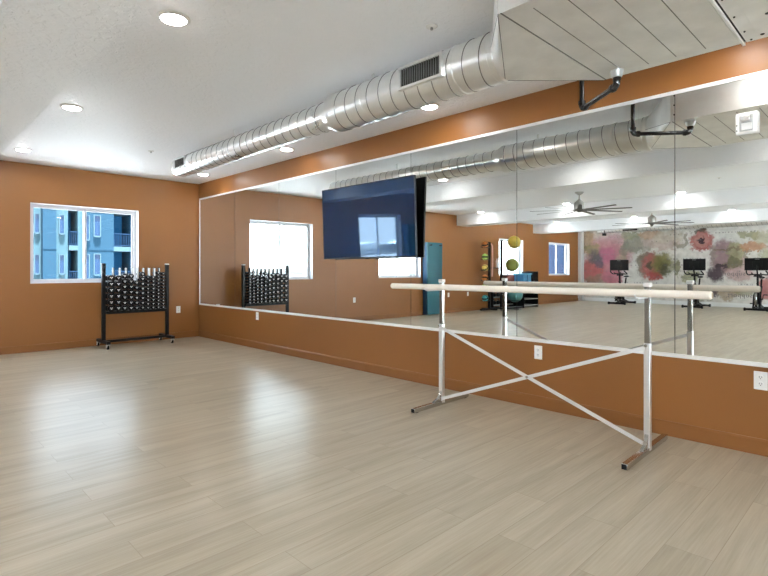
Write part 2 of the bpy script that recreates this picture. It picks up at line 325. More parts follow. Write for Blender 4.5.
# ================================================================ mesh builder
ORG = {}
class MB:
    def __init__(s): s.bm = bmesh.new(); s.mi = 0
    def _new(s, verts, faces):
        vs = [s.bm.verts.new(v) for v in verts]
        for f in faces:
            try:
                fc = s.bm.faces.new([vs[i] for i in f]); fc.material_index = s.mi
            except ValueError: pass
        return s
    def box(s, c, d, rot=None):
        x, y, z = [k / 2 for k in d]
        P = [Vector(p) for p in [(-x,-y,-z),(x,-y,-z),(x,y,-z),(-x,y,-z),(-x,-y,z),(x,-y,z),(x,y,z),(-x,y,z)]]
        if rot is not None: P = [rot @ p for p in P]
        P = [p + Vector(c) for p in P]
        return s._new(P, [(0,3,2,1),(4,5,6,7),(0,1,5,4),(1,2,6,5),(2,3,7,6),(3,0,4,7)])
    def span(s, a, b):
        return s.box([(a[i]+b[i])/2 for i in range(3)], [abs(b[i]-a[i]) for i in range(3)])
    def bar(s, p0, p1, w, t, up=(0, 0, 1)):
        p0, p1 = Vector(p0), Vector(p1); d = p1 - p0; L = d.length; d.normalize()
        u = Vector(up); sx = d.cross(u)
        if sx.length < 1e-4: sx = d.cross(Vector((1, 0, 0)))
        sx.normalize(); uz = sx.cross(d)
        R = Matrix((sx, d, uz)).transposed()
        return s.box((p0 + p1) / 2, (w, L, t), R)
    def lathe(s, prof, c, axis=(0, 0, 1), n=24, cap=True):
        ax = Vector(axis).normalized(); a = ax.orthogonal().normalized(); b = ax.cross(a)
        c = Vector(c); rings = []; V = []; F = []
        for r, h in prof:
            rings.append([len(V) + k for k in range(n)])
            for k in range(n):
                t = 2 * pi * k / n
                V.append(c + ax * h + (a * cos(t) + b * sin(t)) * max(r, 1e-5))
        for i in range(len(rings) - 1):
            for k in range(n):
                k2 = (k + 1) % n
                F.append((rings[i][k], rings[i][k2], rings[i+1][k2], rings[i+1][k]))
        if cap:
            F.append(tuple(reversed(rings[0]))); F.append(tuple(rings[-1]))
        return s._new(V, F)
    def cyl(s, p0, p1, r, n=20, r2=None):
        p0, p1 = Vector(p0), Vector(p1); d = p1 - p0
        return s.lathe([(r, 0), (r if r2 is None else r2, d.length)], p0, d, n)
    def ball(s, c, r, n=24, sq=(1, 1, 1), rot=None):
        V = []; F = []; m = n // 2
        for i in range(m + 1):
            ph = pi * i / m
            for k in range(n):
                t = 2 * pi * k / n
                p = Vector((r*sq[0]*sin(ph)*cos(t), r*sq[1]*sin(ph)*sin(t), r*sq[2]*cos(ph)))
                if rot is not None: p = rot @ p
                V.append(Vector(c) + p)
        for i in range(m):
            for k in range(n):
                F.append((i*n+k, (i+1)*n+k, (i+1)*n+(k+1)%n, i*n+(k+1)%n))
        s._new(V, F); bmesh.ops.remove_doubles(s.bm, verts=s.bm.verts, dist=1e-6); return s
    def tube(s, pts, r, n=12, cap=True):
        pts = [Vector(p) for p in pts]; V = []; F = []; prev = None
        for i, p in enumerate(pts):
            t = (pts[min(i+1, len(pts)-1)] - pts[max(i-1, 0)]).normalized()
            if prev is None: a = t.orthogonal().normalized()
            else:
                a = prev - t * prev.dot(t)
                a = a.normalized() if a.length > 1e-6 else t.orthogonal().normalized()
            prev = a; b = t.cross(a); rr = r[i] if isinstance(r, (list, tuple)) else r
            for k in range(n):
                th = 2*pi*k/n; V.append(p + (a*cos(th) + b*sin(th)) * rr)
        for i in range(len(pts)-1):
            for k in range(n):
                k2 = (k+1) % n; F.append((i*n+k, i*n+k2, (i+1)*n+k2, (i+1)*n+k))
        if cap: F.append(tuple(reversed(range(n)))); F.append(tuple(range((len(pts)-1)*n, len(pts)*n)))
        return s._new(V, F)
    def prism(s, poly, lift):
        """closed polygon (3d points) pushed along lift"""
        n = len(poly); L = Vector(lift); V = [Vector(p) for p in poly] + [Vector(p) + L for p in poly]
        F = [tuple(reversed(range(n))), tuple(range(n, 2*n))] + [(i, (i+1) % n, n+(i+1) % n, n+i) for i in range(n)]
        return s._new(V, F)
    def mat(s, i): s.mi = i; return s
    def build(s, name, m, parent=None, bevel=0.0, local=False, angle=32, seg=2):
        bmesh.ops.recalc_face_normals(s.bm, faces=s.bm.faces)
        if parent is not None and not local:
            o = ORG[parent.name]; bmesh.ops.translate(s.bm, verts=s.bm.verts, vec=-Vector(o))
        me = bpy.data.meshes.new(name); s.bm.to_mesh(me); s.bm.free()
        for k in (m if isinstance(m, (list, tuple)) else [m]): me.materials.append(k)
        for p in me.polygons: p.use_smooth = True
        me.set_sharp_from_angle(angle=radians(angle))
        ob = bpy.data.objects.new(name, me); C.objects.link(ob)
        if parent is not None:
            ob.parent = parent; ORG[ob.name] = ORG[parent.name]
        else: ORG[ob.name] = (0, 0, 0)
        if bevel:
            b = ob.modifiers.new('Bevel', 'BEVEL'); b.width = bevel; b.segments = seg; b.limit_method = 'ANGLE'; b.angle_limit = radians(40)
        return ob

def bevel(o, w):
    b = o.modifiers.new('Bevel', 'BEVEL'); b.width = w; b.segments = 2; b.limit_method = 'ANGLE'; b.angle_limit = radians(40); return o

def tag(o, label=None, cat=None, group=None, kind=None):
    if label: o['label'] = label
    if cat: o['category'] = cat
    if group: o['group'] = group
    if kind: o['kind'] = kind
    return o

def thing(name, label, cat, loc=(0, 0, 0), rz=0.0, group=None):
    o = bpy.data.objects.new(name, None); o.empty_display_size = 0.1; C.objects.link(o)
    o.location = loc; o.rotation_euler = (0, 0, rz); ORG[o.name] = tuple(loc)
    return tag(o, label, cat, group)

def struct(o): o['kind'] = 'structure'; return o

def dup(root, loc=None, label=None, rz=None):
    kids = list(root.children)
    r = root.copy(); C.objects.link(r)
    if loc is not None: r.location = loc
    if rz is not None: r.rotation_euler = (0, 0, rz)
    if label: r['label'] = label
    for ch in kids:
        c = ch.copy(); C.objects.link(c); c.parent = r
        for g in list(ch.children):
            d = g.copy(); C.objects.link(d); d.parent = c
    return r

def arc(c, u, v, r, a0, a1, n=8):
    c, u, v = Vector(c), Vector(u), Vector(v)
    return [c + u * (r * cos(a0 + (a1-a0)*i/n)) + v * (r * sin(a0 + (a1-a0)*i/n)) for i in range(n+1)]

ORD = ['first', 'second', 'third', 'fourth', 'fifth', 'sixth', 'seventh', 'eighth', 'ninth', 'tenth', 'eleventh', 'twelfth']

# ================================================================ the setting
struct(MB().span((XL-.2, YB-.2, -.12), (RX+.2, D+.2, 0)).build('floor', M['floor']))
cl = MB().span((XL-.2, YB-.2, H), (RX+.2, D+.2, H+.15))
struct(cl.build('ceiling', M['ceil']))
for i, x in enumerate((0.89, -3.53, -7.77)):      # dropped white beams across the room, face towards the mirror at x
    struct(MB().span((x-.5, YB, 2.452), (x, D, H)).build('trim_%d' % (i+1), M['ceil']))

WINS = [(1.515, 3.02), (-1.985, -0.455), (-7.125, -5.685), (-10.475, -8.875)]
Z0, Z1 = 1.0, 2.185
WT = 0.20
wall = MB()
xs = [XL] + [v for w in sorted(WINS) for v in w] + [RX+.2]
for i in range(len(xs) - 1):
    a, b = xs[i], xs[i+1]
    if i % 2 == 0: wall.span((a, D, 0), (b, D+WT, H))
    else:
        wall.span((a, D, 0), (b, D+WT, Z0)); wall.span((a, D, Z1), (b, D+WT, H))
struct(wall.build('wall_far', M['paint']))
struct(MB().span((RX, YB, 0), (RX+.2, D, H)).build('wall_right', M['paint']))
struct(MB().span((XL-.2, YB, 0), (XL, D+WT, H)).build('wall_left', M['white_paint']))
BW = [(-10.7, -7.5), (-7.0, -3.8), (-3.3, -.1)]
BZ_0, BZ_1 = .12, 2.50
bwall = MB()
bxs = [XL] + [v for w in BW for v in w] + [RX]
for i in range(len(bxs)-1):
    a, b = bxs[i], bxs[i+1]
    if i % 2 == 0: bwall.span((a, YB-.2, 0), (b, YB, H))
    else: bwall.span((a, YB-.2, 0), (b, YB, BZ_0)); bwall.span((a, YB-.2, BZ_1), (b, YB, H))
struct(bwall.build('wall_back', M['paint']))
for i, (a, b) in enumerate(BW):      # unseen glazing added behind the camera so daylight reaches the ceiling
    y0, y1 = YB-.17, YB-.11
    w = struct(MB().span((a, y0, BZ_0), (a+.05, y1, BZ_1)).span((b-.05, y0, BZ_0), (b, y1, BZ_1)).span((a+.05, y0, BZ_0), (b-.05, y1, BZ_0+.06)).span((a+.05, y0, BZ_1-.05), (b-.05, y1, BZ_1)).span(((a+b)/2-.025, y0, BZ_0+.06), ((a+b)/2+.025, y1, BZ_1-.05)).build('window_%d' % (i+5), M['vinyl'], bevel=.003))
    for x0, x1 in ((a+.05, (a+b)/2-.025), ((a+b)/2+.025, b-.05)):
        MB().span((x0, YB-.143, BZ_0+.06), (x1, YB-.137, BZ_1-.05)).build('pane', M['glass'], w)

def baseboard(name, a, b, axis, face, m, hgt=.105, t=.014, sgn=-1):
    """square-topped board with a small eased lip"""
    mb = MB()
    prof = [(0, 0), (t, 0), (t, hgt-.012), (t*.45, hgt), (0, hgt)]
    if axis == 'x': P = [(a, face + sgn*u, v) for u, v in prof]; L = (b-a, 0, 0)
    else: P = [(face + sgn*u, a, v) for u, v in prof]; L = (0, b-a, 0)
    return struct(mb.prism(P, L).build(name, m))
baseboard('baseboard_far', -11.2, RX-.014, 'x', D, M['base'])
baseboard('baseboard_right', YB, D, 'y', RX, M['base'])
baseboard('baseboard_left', YB, 8.80, 'y', XL, M['white_paint'], hgt=.13, sgn=1)
baseboard('baseboard_back', XL+.02, RX-.02, 'x', YB, M['base'], sgn=1)
struct(MB().span((XL, 8.80, 0), (-11.19, D, H)).build('trim_4', M['white_paint'], bevel=.004))   # white post in the mural corner

# windows: white vinyl sliders set back in painted reveals
for i, (a, b) in enumerate(WINS):
    fy0, fy1 = D+.115, D+.175
    fw = .034
    rv = MB()
    t = .004
    rv.span((a, D, Z0), (b, fy0, Z0+t)); rv.span((a, D, Z1-t), (b, fy0, Z1)); rv.span((a, D, Z0), (a+t, fy0, Z1)); rv.span((b-t, D, Z0), (b, fy0, Z1))
    w = struct(rv.build('window_%d' % (i+1), M['reveal']))
    f = MB()
    f.span((a, fy0, Z0), (a+fw, fy1, Z1)); f.span((b-fw, fy0, Z0), (b, fy1, Z1)); f.span((a+fw, fy0, Z0), (b-fw, fy1, Z0+fw)); f.span((a+fw, fy0, Z1-fw), (b-fw, fy1, Z1))
    f.build('window_frame', M['vinyl'], w, bevel=.003)
    mid = (a+b)/2 - .02
    sw = .026
    for k, (x0, x1, y) in enumerate(((a+fw, mid+.03, D+.130), (mid-.01, b-fw, D+.160))):
        s_ = MB()
        zz0, zz1 = Z0+fw, Z1-fw
        s_.span((x0, y-.012, zz0), (x0+sw, y+.012, zz1)); s_.span((x1-sw, y-.012, zz0), (x1, y+.012, zz1))
        s_.span((x0+sw, y-.012, zz0), (x1-sw, y+.012, zz0+sw)); s_.span((x0+sw, y-.012, zz1-sw), (x1-sw, y+.012, zz1))
        sa = s_.build('sash', M['vinyl'], w, bevel=.002)
        MB().span((x0+sw, y-.003, zz0+sw), (x1-sw, y+.003, zz1-sw)).build('pane', M['glass'], sa)
        if k == 0: MB().span((x1-.018, y-.030, 1.52), (x1-.006, y-.012, 1.62)).build('latch', M['vinyl'], sa, bevel=.002)

# mirror channel trims round the mirror wall
struct(MB().span((MX-.006, YB, 2.458), (RX, 8.905, 2.484)).build('trim_5', M['channel']))
struct(MB().span((MX-.008, YB, .572), (RX, 8.905, .600)).build('trim_6', M['channel']))
struct(MB().span((MX-.006, 8.893, .600), (RX, 8.905, 2.458)).build('trim_7', M['channel']))

# mirror panels
edges = [8.893, 7.602, 6.310, 5.012, 3.732, 2.442, 1.161, -.130, -1.42, -2.71, YB+.01]
mlabels = ['mirror panel nearest the window wall corner, reflecting bare brown wall', 'second mirror panel from the corner, reflecting half of the dumbbell rack',
 'third mirror panel from the corner, reflecting half of a window', 'mirror panel behind the left half of the television', 'mirror panel behind the right half of the television and the barre end',
 'mirror panel reflecting ball rack and ceiling fan behind the barre middle', 'mirror panel at right edge with the white strobe on it',
 'mirror panel just beyond the right picture edge', 'ninth mirror panel from the corner', 'last mirror panel near the back wall']
for i in range(7 + 3):
    y1, y0 = edges[i]-.0015, edges[i+1]+.0035
    o = MB().span((MX, y0, .600), (RX-.0005, y1, 2.458)).build('mirror_panel', M['mirror'])
    tag(o, mlabels[i], 'mirror', 'wall mirror panels')
    MB().span((MX+.0003, y0-.004, .601), (RX-.0006, y0-.0002, 2.457)).build('dark_seam_strip', M['darkslot'], o)  # added dark strip standing in for the seam between panels

# ================================================================ mural on the far left wall
mu = MB().span((XL+.0005, YB+.02, .131), (XL+.006, 8.799, 2.70)).build('floral_mural', M['mural'])
tag(mu, 'watercolour floral wallpaper mural with faint words behind the spin bikes', 'mural')
M['ink'] = mat('grey_mural_ink', (0.20, 0.17, 0.17), 0.7, var=0.1)
def lettering(txt, y, z, size):
    cu = bpy.data.curves.new('lettering', 'FONT'); cu.body = txt; cu.size = size; cu.extrude = .0004; cu.align_x = 'CENTER'; cu.space_character = 1.12
    tmp = bpy.data.objects.new('tmp', cu); C.objects.link(tmp)
    bpy.context.view_layer.update()
    me = bpy.data.meshes.new_from_object(tmp.evaluated_get(bpy.context.evaluated_depsgraph_get()))
    bpy.data.objects.remove(tmp)
    me.materials.clear(); me.materials.append(M['ink'])
    o = bpy.data.objects.new('lettering', me); C.objects.link(o); o.parent = mu
    # reading direction along +y as seen from the room (facing the wall, -x)
    o.matrix_local = Matrix.Translation((XL+.0068, y, z)) @ Matrix(((0, 0, 1, 0), (1, 0, 0, 0), (0, 1, 0, 0), (0, 0, 0, 1)))
lettering('support', 3.90, 1.02, .19)
lettering('support', 3.72, .33, .19)

# ================================================================ ceiling lights
def ceiling_light(x, y, label):
    t = thing('ceiling_light', label, 'ceiling light', (x, y, H), 0, 'recessed ceiling lights')
    MB().lathe([(.072, -.001), (.098, 0), (.098, -.004), (.092, -.009), (.076, -.012), (.072, -.006)], (0, 0, 0), n=36, cap=False).build('trim_ring', M['plastic'], t, local=True, angle=50)
    MB().lathe([(.0745, -.002), (.0745, -.010), (.066, -.016), (.045, -.021), (.02, -.0235), (.001, -.024)], (0, 0, 0), n=36, cap=False).build('lens', M['lens'], t, local=True, angle=60)
    return t
YS = [7.955, 5.555, 3.155, .755, -1.645, -3.4]
ROWS = [(3.68, 'between spiral duct and mirror wall'), (1.27, 'beside the white ceiling beam'), (-.95, 'just beyond the first ceiling beam'), (-3.27, 'against the second ceiling beam'),
        (-5.1, 'just beyond the second ceiling beam'), (-7.52, 'against the third ceiling beam'), (-9.6, 'between third beam and the mural')]
YN = ['nearest the window wall', 'second from the window wall', 'third from the window wall', 'fourth from the window wall', 'fifth from the window wall', 'nearest the back wall']
first = None
for x, rn in ROWS:
    for y, yn in zip(YS, YN):
        lab = 'round white ceiling light %s, %s' % (rn, yn)
        if first is None: first = ceiling_light(x, y, lab)
        else: dup(first, (x, y, H), lab)

# sprinkler heads in the ceiling
def sprinkler(x, y, lab):
    t = thing('ceiling_sprinkler', lab, 'sprinkler', (x, y, H), 0, 'ceiling sprinkler heads')
    MB().lathe([(.038, 0), (.038, -.003), (.030, -.008), (.012, -.010)], (0, 0, 0), n=24).build('cover_plate', M['plastic'], t, local=True)
    MB().cyl((0, 0, -.008), (0, 0, -.022), .009, 12).build('nozzle', M['escut'], t, local=True)
    return t
sprinkler(2.49, 2.115, 'small white sprinkler cover on ceiling left of the large duct')
sprinkler(2.48, 6.89, 'small white sprinkler cover on ceiling near the duct end')
sprinkler(-1.9, 2.2, 'small sprinkler cover on ceiling beyond the first beam')

# ================================================================ spiral duct along the mirror wall
CX, CZ = 2.76, 2.536
duct = thing('spiral_duct', 'galvanised spiral air duct hanging under the ceiling beside the mirror wall', 'air duct', (CX, 4.0, CZ))
def spiral(y0, y1, r, pitch, name, parent, cx, cz, m, n=48):
    mb = MB(); ax = (0, 1, 0)
    mb.lathe([(r, y0), (r, y1)], (cx, 0, cz), ax, n)
    turns = (y1-y0-.06)/pitch; steps = int(turns*32); pts = []
    for i in range(steps+1):
        th = 2*pi*i/32
        pts.append((cx + (r+.0005)*cos(th), y0+.03 + pitch*i/32, cz + (r+.0005)*sin(th)))
    mb.mat(1).tube(pts, .0036, 6)
    return mb.build(name, [m, M['seam']], parent)
RL, RS = .157, .121
spiral(1.74, 3.36, RL, .128, 'wide_duct', duct, CX, CZ, M['galv'])
spiral(3.46, 6.62, RS, .130, 'narrow_duct', duct, CX, CZ, M['galv'])
MB().lathe([(RL+.004, 3.34), (RL+.006, 3.36), (RL+.004, 3.385), (RS+.008, 3.45), (RS+.006, 3.47), (RS+.004, 3.49), (RS-.002, 3.49)], (CX, 0, CZ), (0, 1, 0), 48, cap=False).build('reducer', M['galv'], duct)
MB().lathe([(RS-.004, 6.60), (RS+.006, 6.60), (RS+.006, 6.63), (RS, 6.645), (.001, 6.65)], (CX, 0, CZ), (0, 1, 0), 48, cap=False).build('end_cap', M['galv'], duct)
MB().lathe([(RL+.001, 1.735), (RL+.010, 1.745), (RL+.010, 1.775), (RL+.002, 1.785)], (CX, 0, CZ), (0, 1, 0), 48, cap=False).build('collar', M['galv'], duct)
def collar_ring(y, r): MB().lathe([(r, y-.014), (r+.007, y-.009), (r+.007, y+.009), (r, y+.014)], (CX, 0, CZ), (0, 1, 0), 48, cap=False).build('joint_band', M['galv'], duct)
collar_ring(6.15, RS); collar_ring(2.06, RL)
def grille(y0, y1, z0, z1, x, r, nslat):
    g = MB(); t = .02
    xin = CX - math.sqrt(max(r*r - max(abs(z0-CZ), abs(z1-CZ))**2, 0.0001)) + .012
    g.span((x, y0-t, z0-t), (xin, y0, z1+t)); g.span((x, y1, z0-t), (xin, y1+t, z1+t)); g.span((x, y0, z0-t), (xin, y1, z0)); g.span((x, y0, z1), (xin, y1, z1+t))
    o = g.build('grille_frame', M['galv'], duct, bevel=.002)
    MB().span((x+.012, y0, z0), (x+.016, y1, z1)).build('grille_back', M['darkslot'], o)
    s_ = MB()
    for i in range(nslat):
        y = y0 + (i+.5)*(y1-y0)/nslat
        s_.box((x+.007, y, (z0+z1)/2), (.012, .004, z1-z0), Matrix.Rotation(.5, 3, 'Z'))
    s_.build('louvres', M['darkchrome'], o)
grille(2.135, 2.490, 2.484, 2.605, CX-RL-.016, RL, 17)
grille(6.215, 6.500, 2.490, 2.590, CX-RS-.014, RS, 12)
for y, r in ((5.2, RS), (2.95, RL)):   # hanger straps
    MB().lathe([(r, y-.012), (r+.003, y-.012), (r+.003, y+.012), (r, y+.012)], (CX, 0, CZ), (0, 1, 0), 48, cap=False).span((CX-.002, y-.012, CZ+r), (CX+.002, y+.012, H)).build('hanger_strap', M['galv'], duct)

# square-to-round piece and the flat plenum run
BX0, BX1, BZ0, BZ1, BY = 2.135, 3.372, 2.445, 2.735, 1.392
plen = thing('duct_plenum', 'flat galvanised sheet metal duct box with tapered end at top right', 'air duct', ((BX0+BX1)/2, 0.6, BZ0))
tr = MB(); bm = tr.bm
n = 12
q = [(BX0, BZ0), (BX1, BZ0), (BX1, BZ1), (BX0, BZ1)]
cv = [bm.verts.new((x, BY, z)) for x, z in q]
ang0 = [pi, 1.5*pi, 0, .5*pi]      # arc start per corner: corner k owns the quarter from ang0 to ang0+90 deg
ring = []
for k in range(4):
    ring.append([bm.verts.new((CX + RL*cos(ang0[k] + .5*pi*i/n), 1.745, CZ + RL*sin(ang0[k] + .5*pi*i/n))) for i in range(n+1)])
for k in range(4):
    for i in range(n): bm.faces.new((cv[k], ring[k][i], ring[k][i+1]))
    bm.faces.new((cv[k], ring[k][n], cv[(k+1) % 4]))
bmesh.ops.remove_doubles(bm, verts=bm.verts, dist=1e-5)
tr.mat(1)
for (xa, za) in ((BX0, BZ0), (BX1, BZ0)):
    for (xb, zb) in ((CX + (RL if xa > CX else -RL), CZ), (CX, CZ-RL)): tr.tube([(xa, BY, za), (xb, 1.745, zb)], .0022, 6)
tr.build('square_to_round', [M['galvbox'], M['seam']], plen, angle=.5)
def section(y0, y1, nlines):
    b = MB(); b.span((BX0, y0, BZ0), (BX1, y1, BZ1))
    for i in range(nlines):
        y = y0 + (i+1)*(y1-y0)/(nlines+1)
        b.mat(1).span((BX0+.07, y-.0022, BZ0-.0012), (BX1-.07, y+.0022, BZ0+.001))
    return b.build('duct_section', [M['galvbox'], M['seam']], plen)
section(.640, BY-.002, 4); section(-1.60, .612, 9)
for y in (.626,):
    w = .014; fl = MB()
    fl.span((BX0-.012, y-w/2, BZ0-.012), (BX1+.012, y+w/2, BZ0)); fl.span((BX0-.012, y-w/2, BZ0), (BX0, y+w/2, BZ1)); fl.span((BX1, y-w/2, BZ0), (BX1+.012, y+w/2, BZ1))
    fl.build('flange', M['galvbox'], plen, bevel=.002)
MB().span((BX0, BY-.020, BZ0-.0015), (BX1, BY-.012, BZ0+.001)).build('seam', M['seam'], plen)
MB().span((BX0, .6125, BZ0+.006), (BX1, .6395, BZ1)).build('joint_gap', M['darkslot'], plen)
MB().span((2.30, .33, BZ0-.004), (3.33, .55, BZ0)).build('access_plate', M['galv'], plen, bevel=.0015)
for (x, y, r) in [(3.335, .585, .006), (3.20, .590, .005), (2.98, .592, .005), (2.75, .592, .005), (3.30, .53, .010), (3.31, .40, .010), (3.05, .47, .011), (2.6, .50, .010), (2.35, .5, .010)]:
    MB().lathe([(r, 0), (r, -.003), (r*.6, -.006)], (x, y, BZ0-.003), n=12).build('screw', M['rivet'], plen)
for z in (2.50, 2.58, 2.66):
    MB().lathe([(.007, 0), (.007, .003), (.004, .005)], (BX1, BY-.03, z), (1, 0, 0), 12).build('screw', M['rivet'], plen)

# pipe bracketing under the plenum
pp = thing('sprinkler_pipe', 'black steel sprinkler pipe with elbows dropping beside the duct box', 'pipe', (3.566, 1.624, H))
pr = .0165
vx, vy = 3.566, 1.624; hx, hy = 3.275, 1.268; pz = 2.352
MB().cyl((vx, vy, H), (vx, vy, pz+.045), pr).build('drop_pipe', M['pipe'], pp)
d = Vector((hx-vx, hy-vy, 0)).normalized()
MB().cyl(Vector((vx, vy, pz)) + d*.045, Vector((hx, hy, pz)) - d*.045, pr).build('cross_pipe', M['pipe'], pp)
def elbow(c, dirh):
    c = Vector(c); pts = [c + Vector((0, 0, .05))] + arc(c + Vector((0, 0, .03)) + dirh*.03, -dirh, Vector((0, 0, -1)), .03, 0, pi/2, 8) + [c + dirh*.05]
    mb = MB().tube(pts, .0215, 16)
    mb.cyl(c + Vector((0, 0, .034)), c + Vector((0, 0, .054)), .0255, 18); mb.cyl(c + dirh*.034, c + dirh*.054, .0255, 18)
    mb.build('elbow', M['pipe'], pp)
elbow((vx, vy, pz), d); elbow((hx, hy, pz), -d)
MB().cyl((hx, hy, pz+.045), (hx, hy, BZ0), .014).build('riser', M['pipe'], pp)
MB().lathe([(.020, 0), (.030, .006), (.040, .03), (.042, .045)], (hx, hy, BZ0-.046), n=24, cap=False).build('escutcheon', M['escut'], pp)
MB().cyl((vx, vy, H-.008), (vx, vy, H), .035, 24).build('ceiling_flange', M['escut'], pp)

# ================================================================ strobe on the mirror, wall sockets
st = thing('fire_alarm_strobe', 'white fire alarm strobe fixed to the mirror at upper right', 'alarm strobe', (MX, .731, 2.16))
MB().span((MX-.030, .668, 2.088), (MX-.0005, .794, 2.232)).build('housing', M['plastic'], st, bevel=.012)
MB().span((MX-.034, .696, 2.108), (MX-.029, .770, 2.212)).build('face_recess', mat('grey_strobe_recess', (.45, .45, .45), .4, var=.05), st, bevel=.002)
MB().span((MX-.060, .704, 2.168), (MX-.030, .762, 2.206)).build('strobe_lens', M['strobe'], st, bevel=.008)
MB().span((MX-.038, .700, 2.114), (MX-.030, .758, 2.160)).build('horn_cover', M['plastic'], st, bevel=.003)
for zz in (2.150, 2.115):
    MB().cyl((MX-.034, .784, zz), (MX-.029, .784, zz), .004, 10).build('screw', M['darkslot'], st)

def socket(loc, axis, lab):
    """duplex wall socket; plate faces -x (axis 'x') or -y (axis 'y')"""
    t = thing('wall_socket', lab, 'socket', loc, 0 if axis == 'x' else pi/2, 'white wall sockets')
    # built facing -x
    MB().box((-.0035, 0, 0), (.006, .074, .118)).build('cover_plate', M['plastic'], t, bevel=.0025, local=True)
    for s_ in (1, -1):
        b = MB().lathe([(.0165, 0), (.0165, .0025)], (-.0062, 0, s_*.0215), (-1, 0, 0), 20).build('outlet_face', M['plastic'], t, local=True, bevel=.0006)
        h = MB()
        h.box((-.0090, .0065, s_*.0215+.003), (.0012, .0028, .011)); h.box((-.0090, -.0065, s_*.0215+.003), (.0012, .0028, .009)); h.cyl((-.0084, 0, s_*.0215-.008), (-.0096, 0, s_*.0215-.008), .003, 8)
        h.build('slots', M['darkslot'], b, local=True)
    return t
# plate's back must face the wall: plate thickness lies towards -x of loc
socket((RX, .661, .482), 'x', 'white wall socket under the mirror at right edge of picture')
socket((RX, 2.236, .483), 'x', 'white wall socket seen between the crossed braces of the barre')
socket((RX, 6.918, .497), 'x', 'white wall socket below the mirror near the window corner')
socket((3.683, D, .503), 'y', 'white wall socket right of dumbbell rack on window wall')
socket((.33, D, .50), 'y', 'white wall socket reflected below the television')
socket((-3.15, D, .50), 'y', 'white wall socket reflected right of the teal mats')
socket((-4.05, D, .50), 'y', 'white wall socket reflected left of the ball rack')

# ================================================================ television
tv = thing('television', 'large black wall television tilted down in front of the mirror, showing a window reflection', 'television', (MX, 4.36, 1.77))
TW, TH = 1.53, .862
tilt = radians(2.25)
tvR = (Matrix.Rotation(radians(1.4), 3, 'Z') @ Matrix.Rotation(-tilt, 3, 'Y')).transposed()   # top leans away from the wall (-x), far end slightly out
tc_ = Vector((3.955, 4.36, 1.764))
def tvb(c, d): 
    mb = MB(); mb.box(tc_ + tvR.transposed() @ Vector(c), d, tvR.transposed()); return mb
tvb((.012, 0, 0), (.022, TW, TH)).build('body', M['blacksat'], tv, bevel=.004)
tvb((.035, 0, -.05), (.030, TW*.62, TH*.5)).build('rear_housing', M['blacksat'], tv, bevel=.006)
tvb((-.0005, 0, .004), (.003, TW-.018, TH-.026)).build('screen', M['screen'], tv)
bz = MB(); R_ = tvR.transposed()
for c, d_ in (((0, 0, TH/2-.004), (.008, TW, .008)), ((0, 0, -TH/2+.006), (.010, TW, .014)), ((0, TW/2-.004, 0), (.008, .008, TH)), ((0, -TW/2+.004, 0), (.008, .008, TH))):
    bz.box(tc_ + R_ @ Vector(c), d_, R_)
bz.build('bezel', mat('dark_grey_bezel', (.035, .037, .04), .3, .6, var=.1), tv, bevel=.001)
MB().span((MX-.012, 4.36-.22, 1.60), (MX-.0005, 4.36+.22, 1.92)).span((MX-.07, 4.28, 1.62), (MX-.010, 4.32, 1.90)).span((MX-.07, 4.40, 1.62), (MX-.010, 4.44, 1.90)).build('wall_bracket', M['black'], tv, bevel=.002)
tvb((-.001, -.02, -TH/2-.004), (.012, .05, .008)).build('sensor', M['blacksat'], tv, bevel=.002)

# ================================================================ ballet barre
ang = math.atan2(.036, 1.69)
bx, by = 3.5625, 2.04
barre = thing('ballet_barre', 'portable ballet barre with pale wooden rail, steel posts and crossed braces', 'ballet barre', (bx, by, 0), ang)
HL = .852                                   # half distance between posts (along local y)
FT = .036
for s_ in (1, -1):                           # s=+1 is the far post
    y = s_*HL
    f = MB(); x0, x1 = (-.395, .385) if s_ > 0 else (-.425, .372)
    f.span((x0+.004, y-FT/2, .004), (x1-.004, y+FT/2, .004+FT)); fo = f.build('foot', M['chrome'], barre, bevel=.003, local=True)
    MB().span((x0-.002, y-FT/2+.003, .007), (x0+.010, y+FT/2-.003, .001+FT)).build('foot_cap', M['rubber'], fo, local=True, bevel=.001)
    MB().span((x1-.010, y-FT/2+.003, .007), (x1+.002, y+FT/2-.003, .001+FT)).build('foot_cap', M['rubber'], fo, local=True, bevel=.001)
    for xa in (x0+.03, x1-.06): MB().span((xa, y-.014, 0), (xa+.03, y+.014, .006)).build('foot_pad', M['rubber'], fo, local=True)
    MB().span((-.020, y-.020, .02), (.020, y+.020, .72)).build('post', M['alu'], barre, bevel=.004, local=True)
    MB().span((-.0165, y-.0165, .715), (.0165, y+.0165, 1.090)).build('inner_post', M['darkchrome'], barre, bevel=.003, local=True)
    MB().span((-.023, y-.023, 1.088), (.023, y+.023, 1.116)).build('post_cap', M['plastic'], barre, bevel=.004, local=True)
    # curved gusset between post and foot
    g = [(-.020, y-.012, .125), (-.020, y-.012, .04), (-.130, y-.012, .04), (-.105, y-.012, .052), (-.062, y-.012, .066), (-.036, y-.012, .092)]
    MB().prism(g, (0, .024, 0)).build('gusset', M['chrome'], barre, local=True, bevel=.002)
    MB().cyl((-.026, y, .055), (-.040, y, .055), .012, 14).build('bolt', M['chrome'], barre, local=True)
    # arm carrying the rail
    a = MB(); a.span((-.205, y-.008, 1.016), (-.012, y+.008, 1.030))
    a.tube(arc((-.215, y, 1.054), (0, 0, -1), (1, 0, 0), .029, -1.2, 1.2, 8), .005, 8)
    a.build('rail_bracket', M['plastic'], barre, local=True, bevel=.001)
    MB().cyl((-.020, y, .705), (-.046, y, .705), .010, 14).build('clamp_knob', M['chrome'], barre, local=True)
rl = MB(); r_ = .0245
y0, y1 = -1.262, 1.262
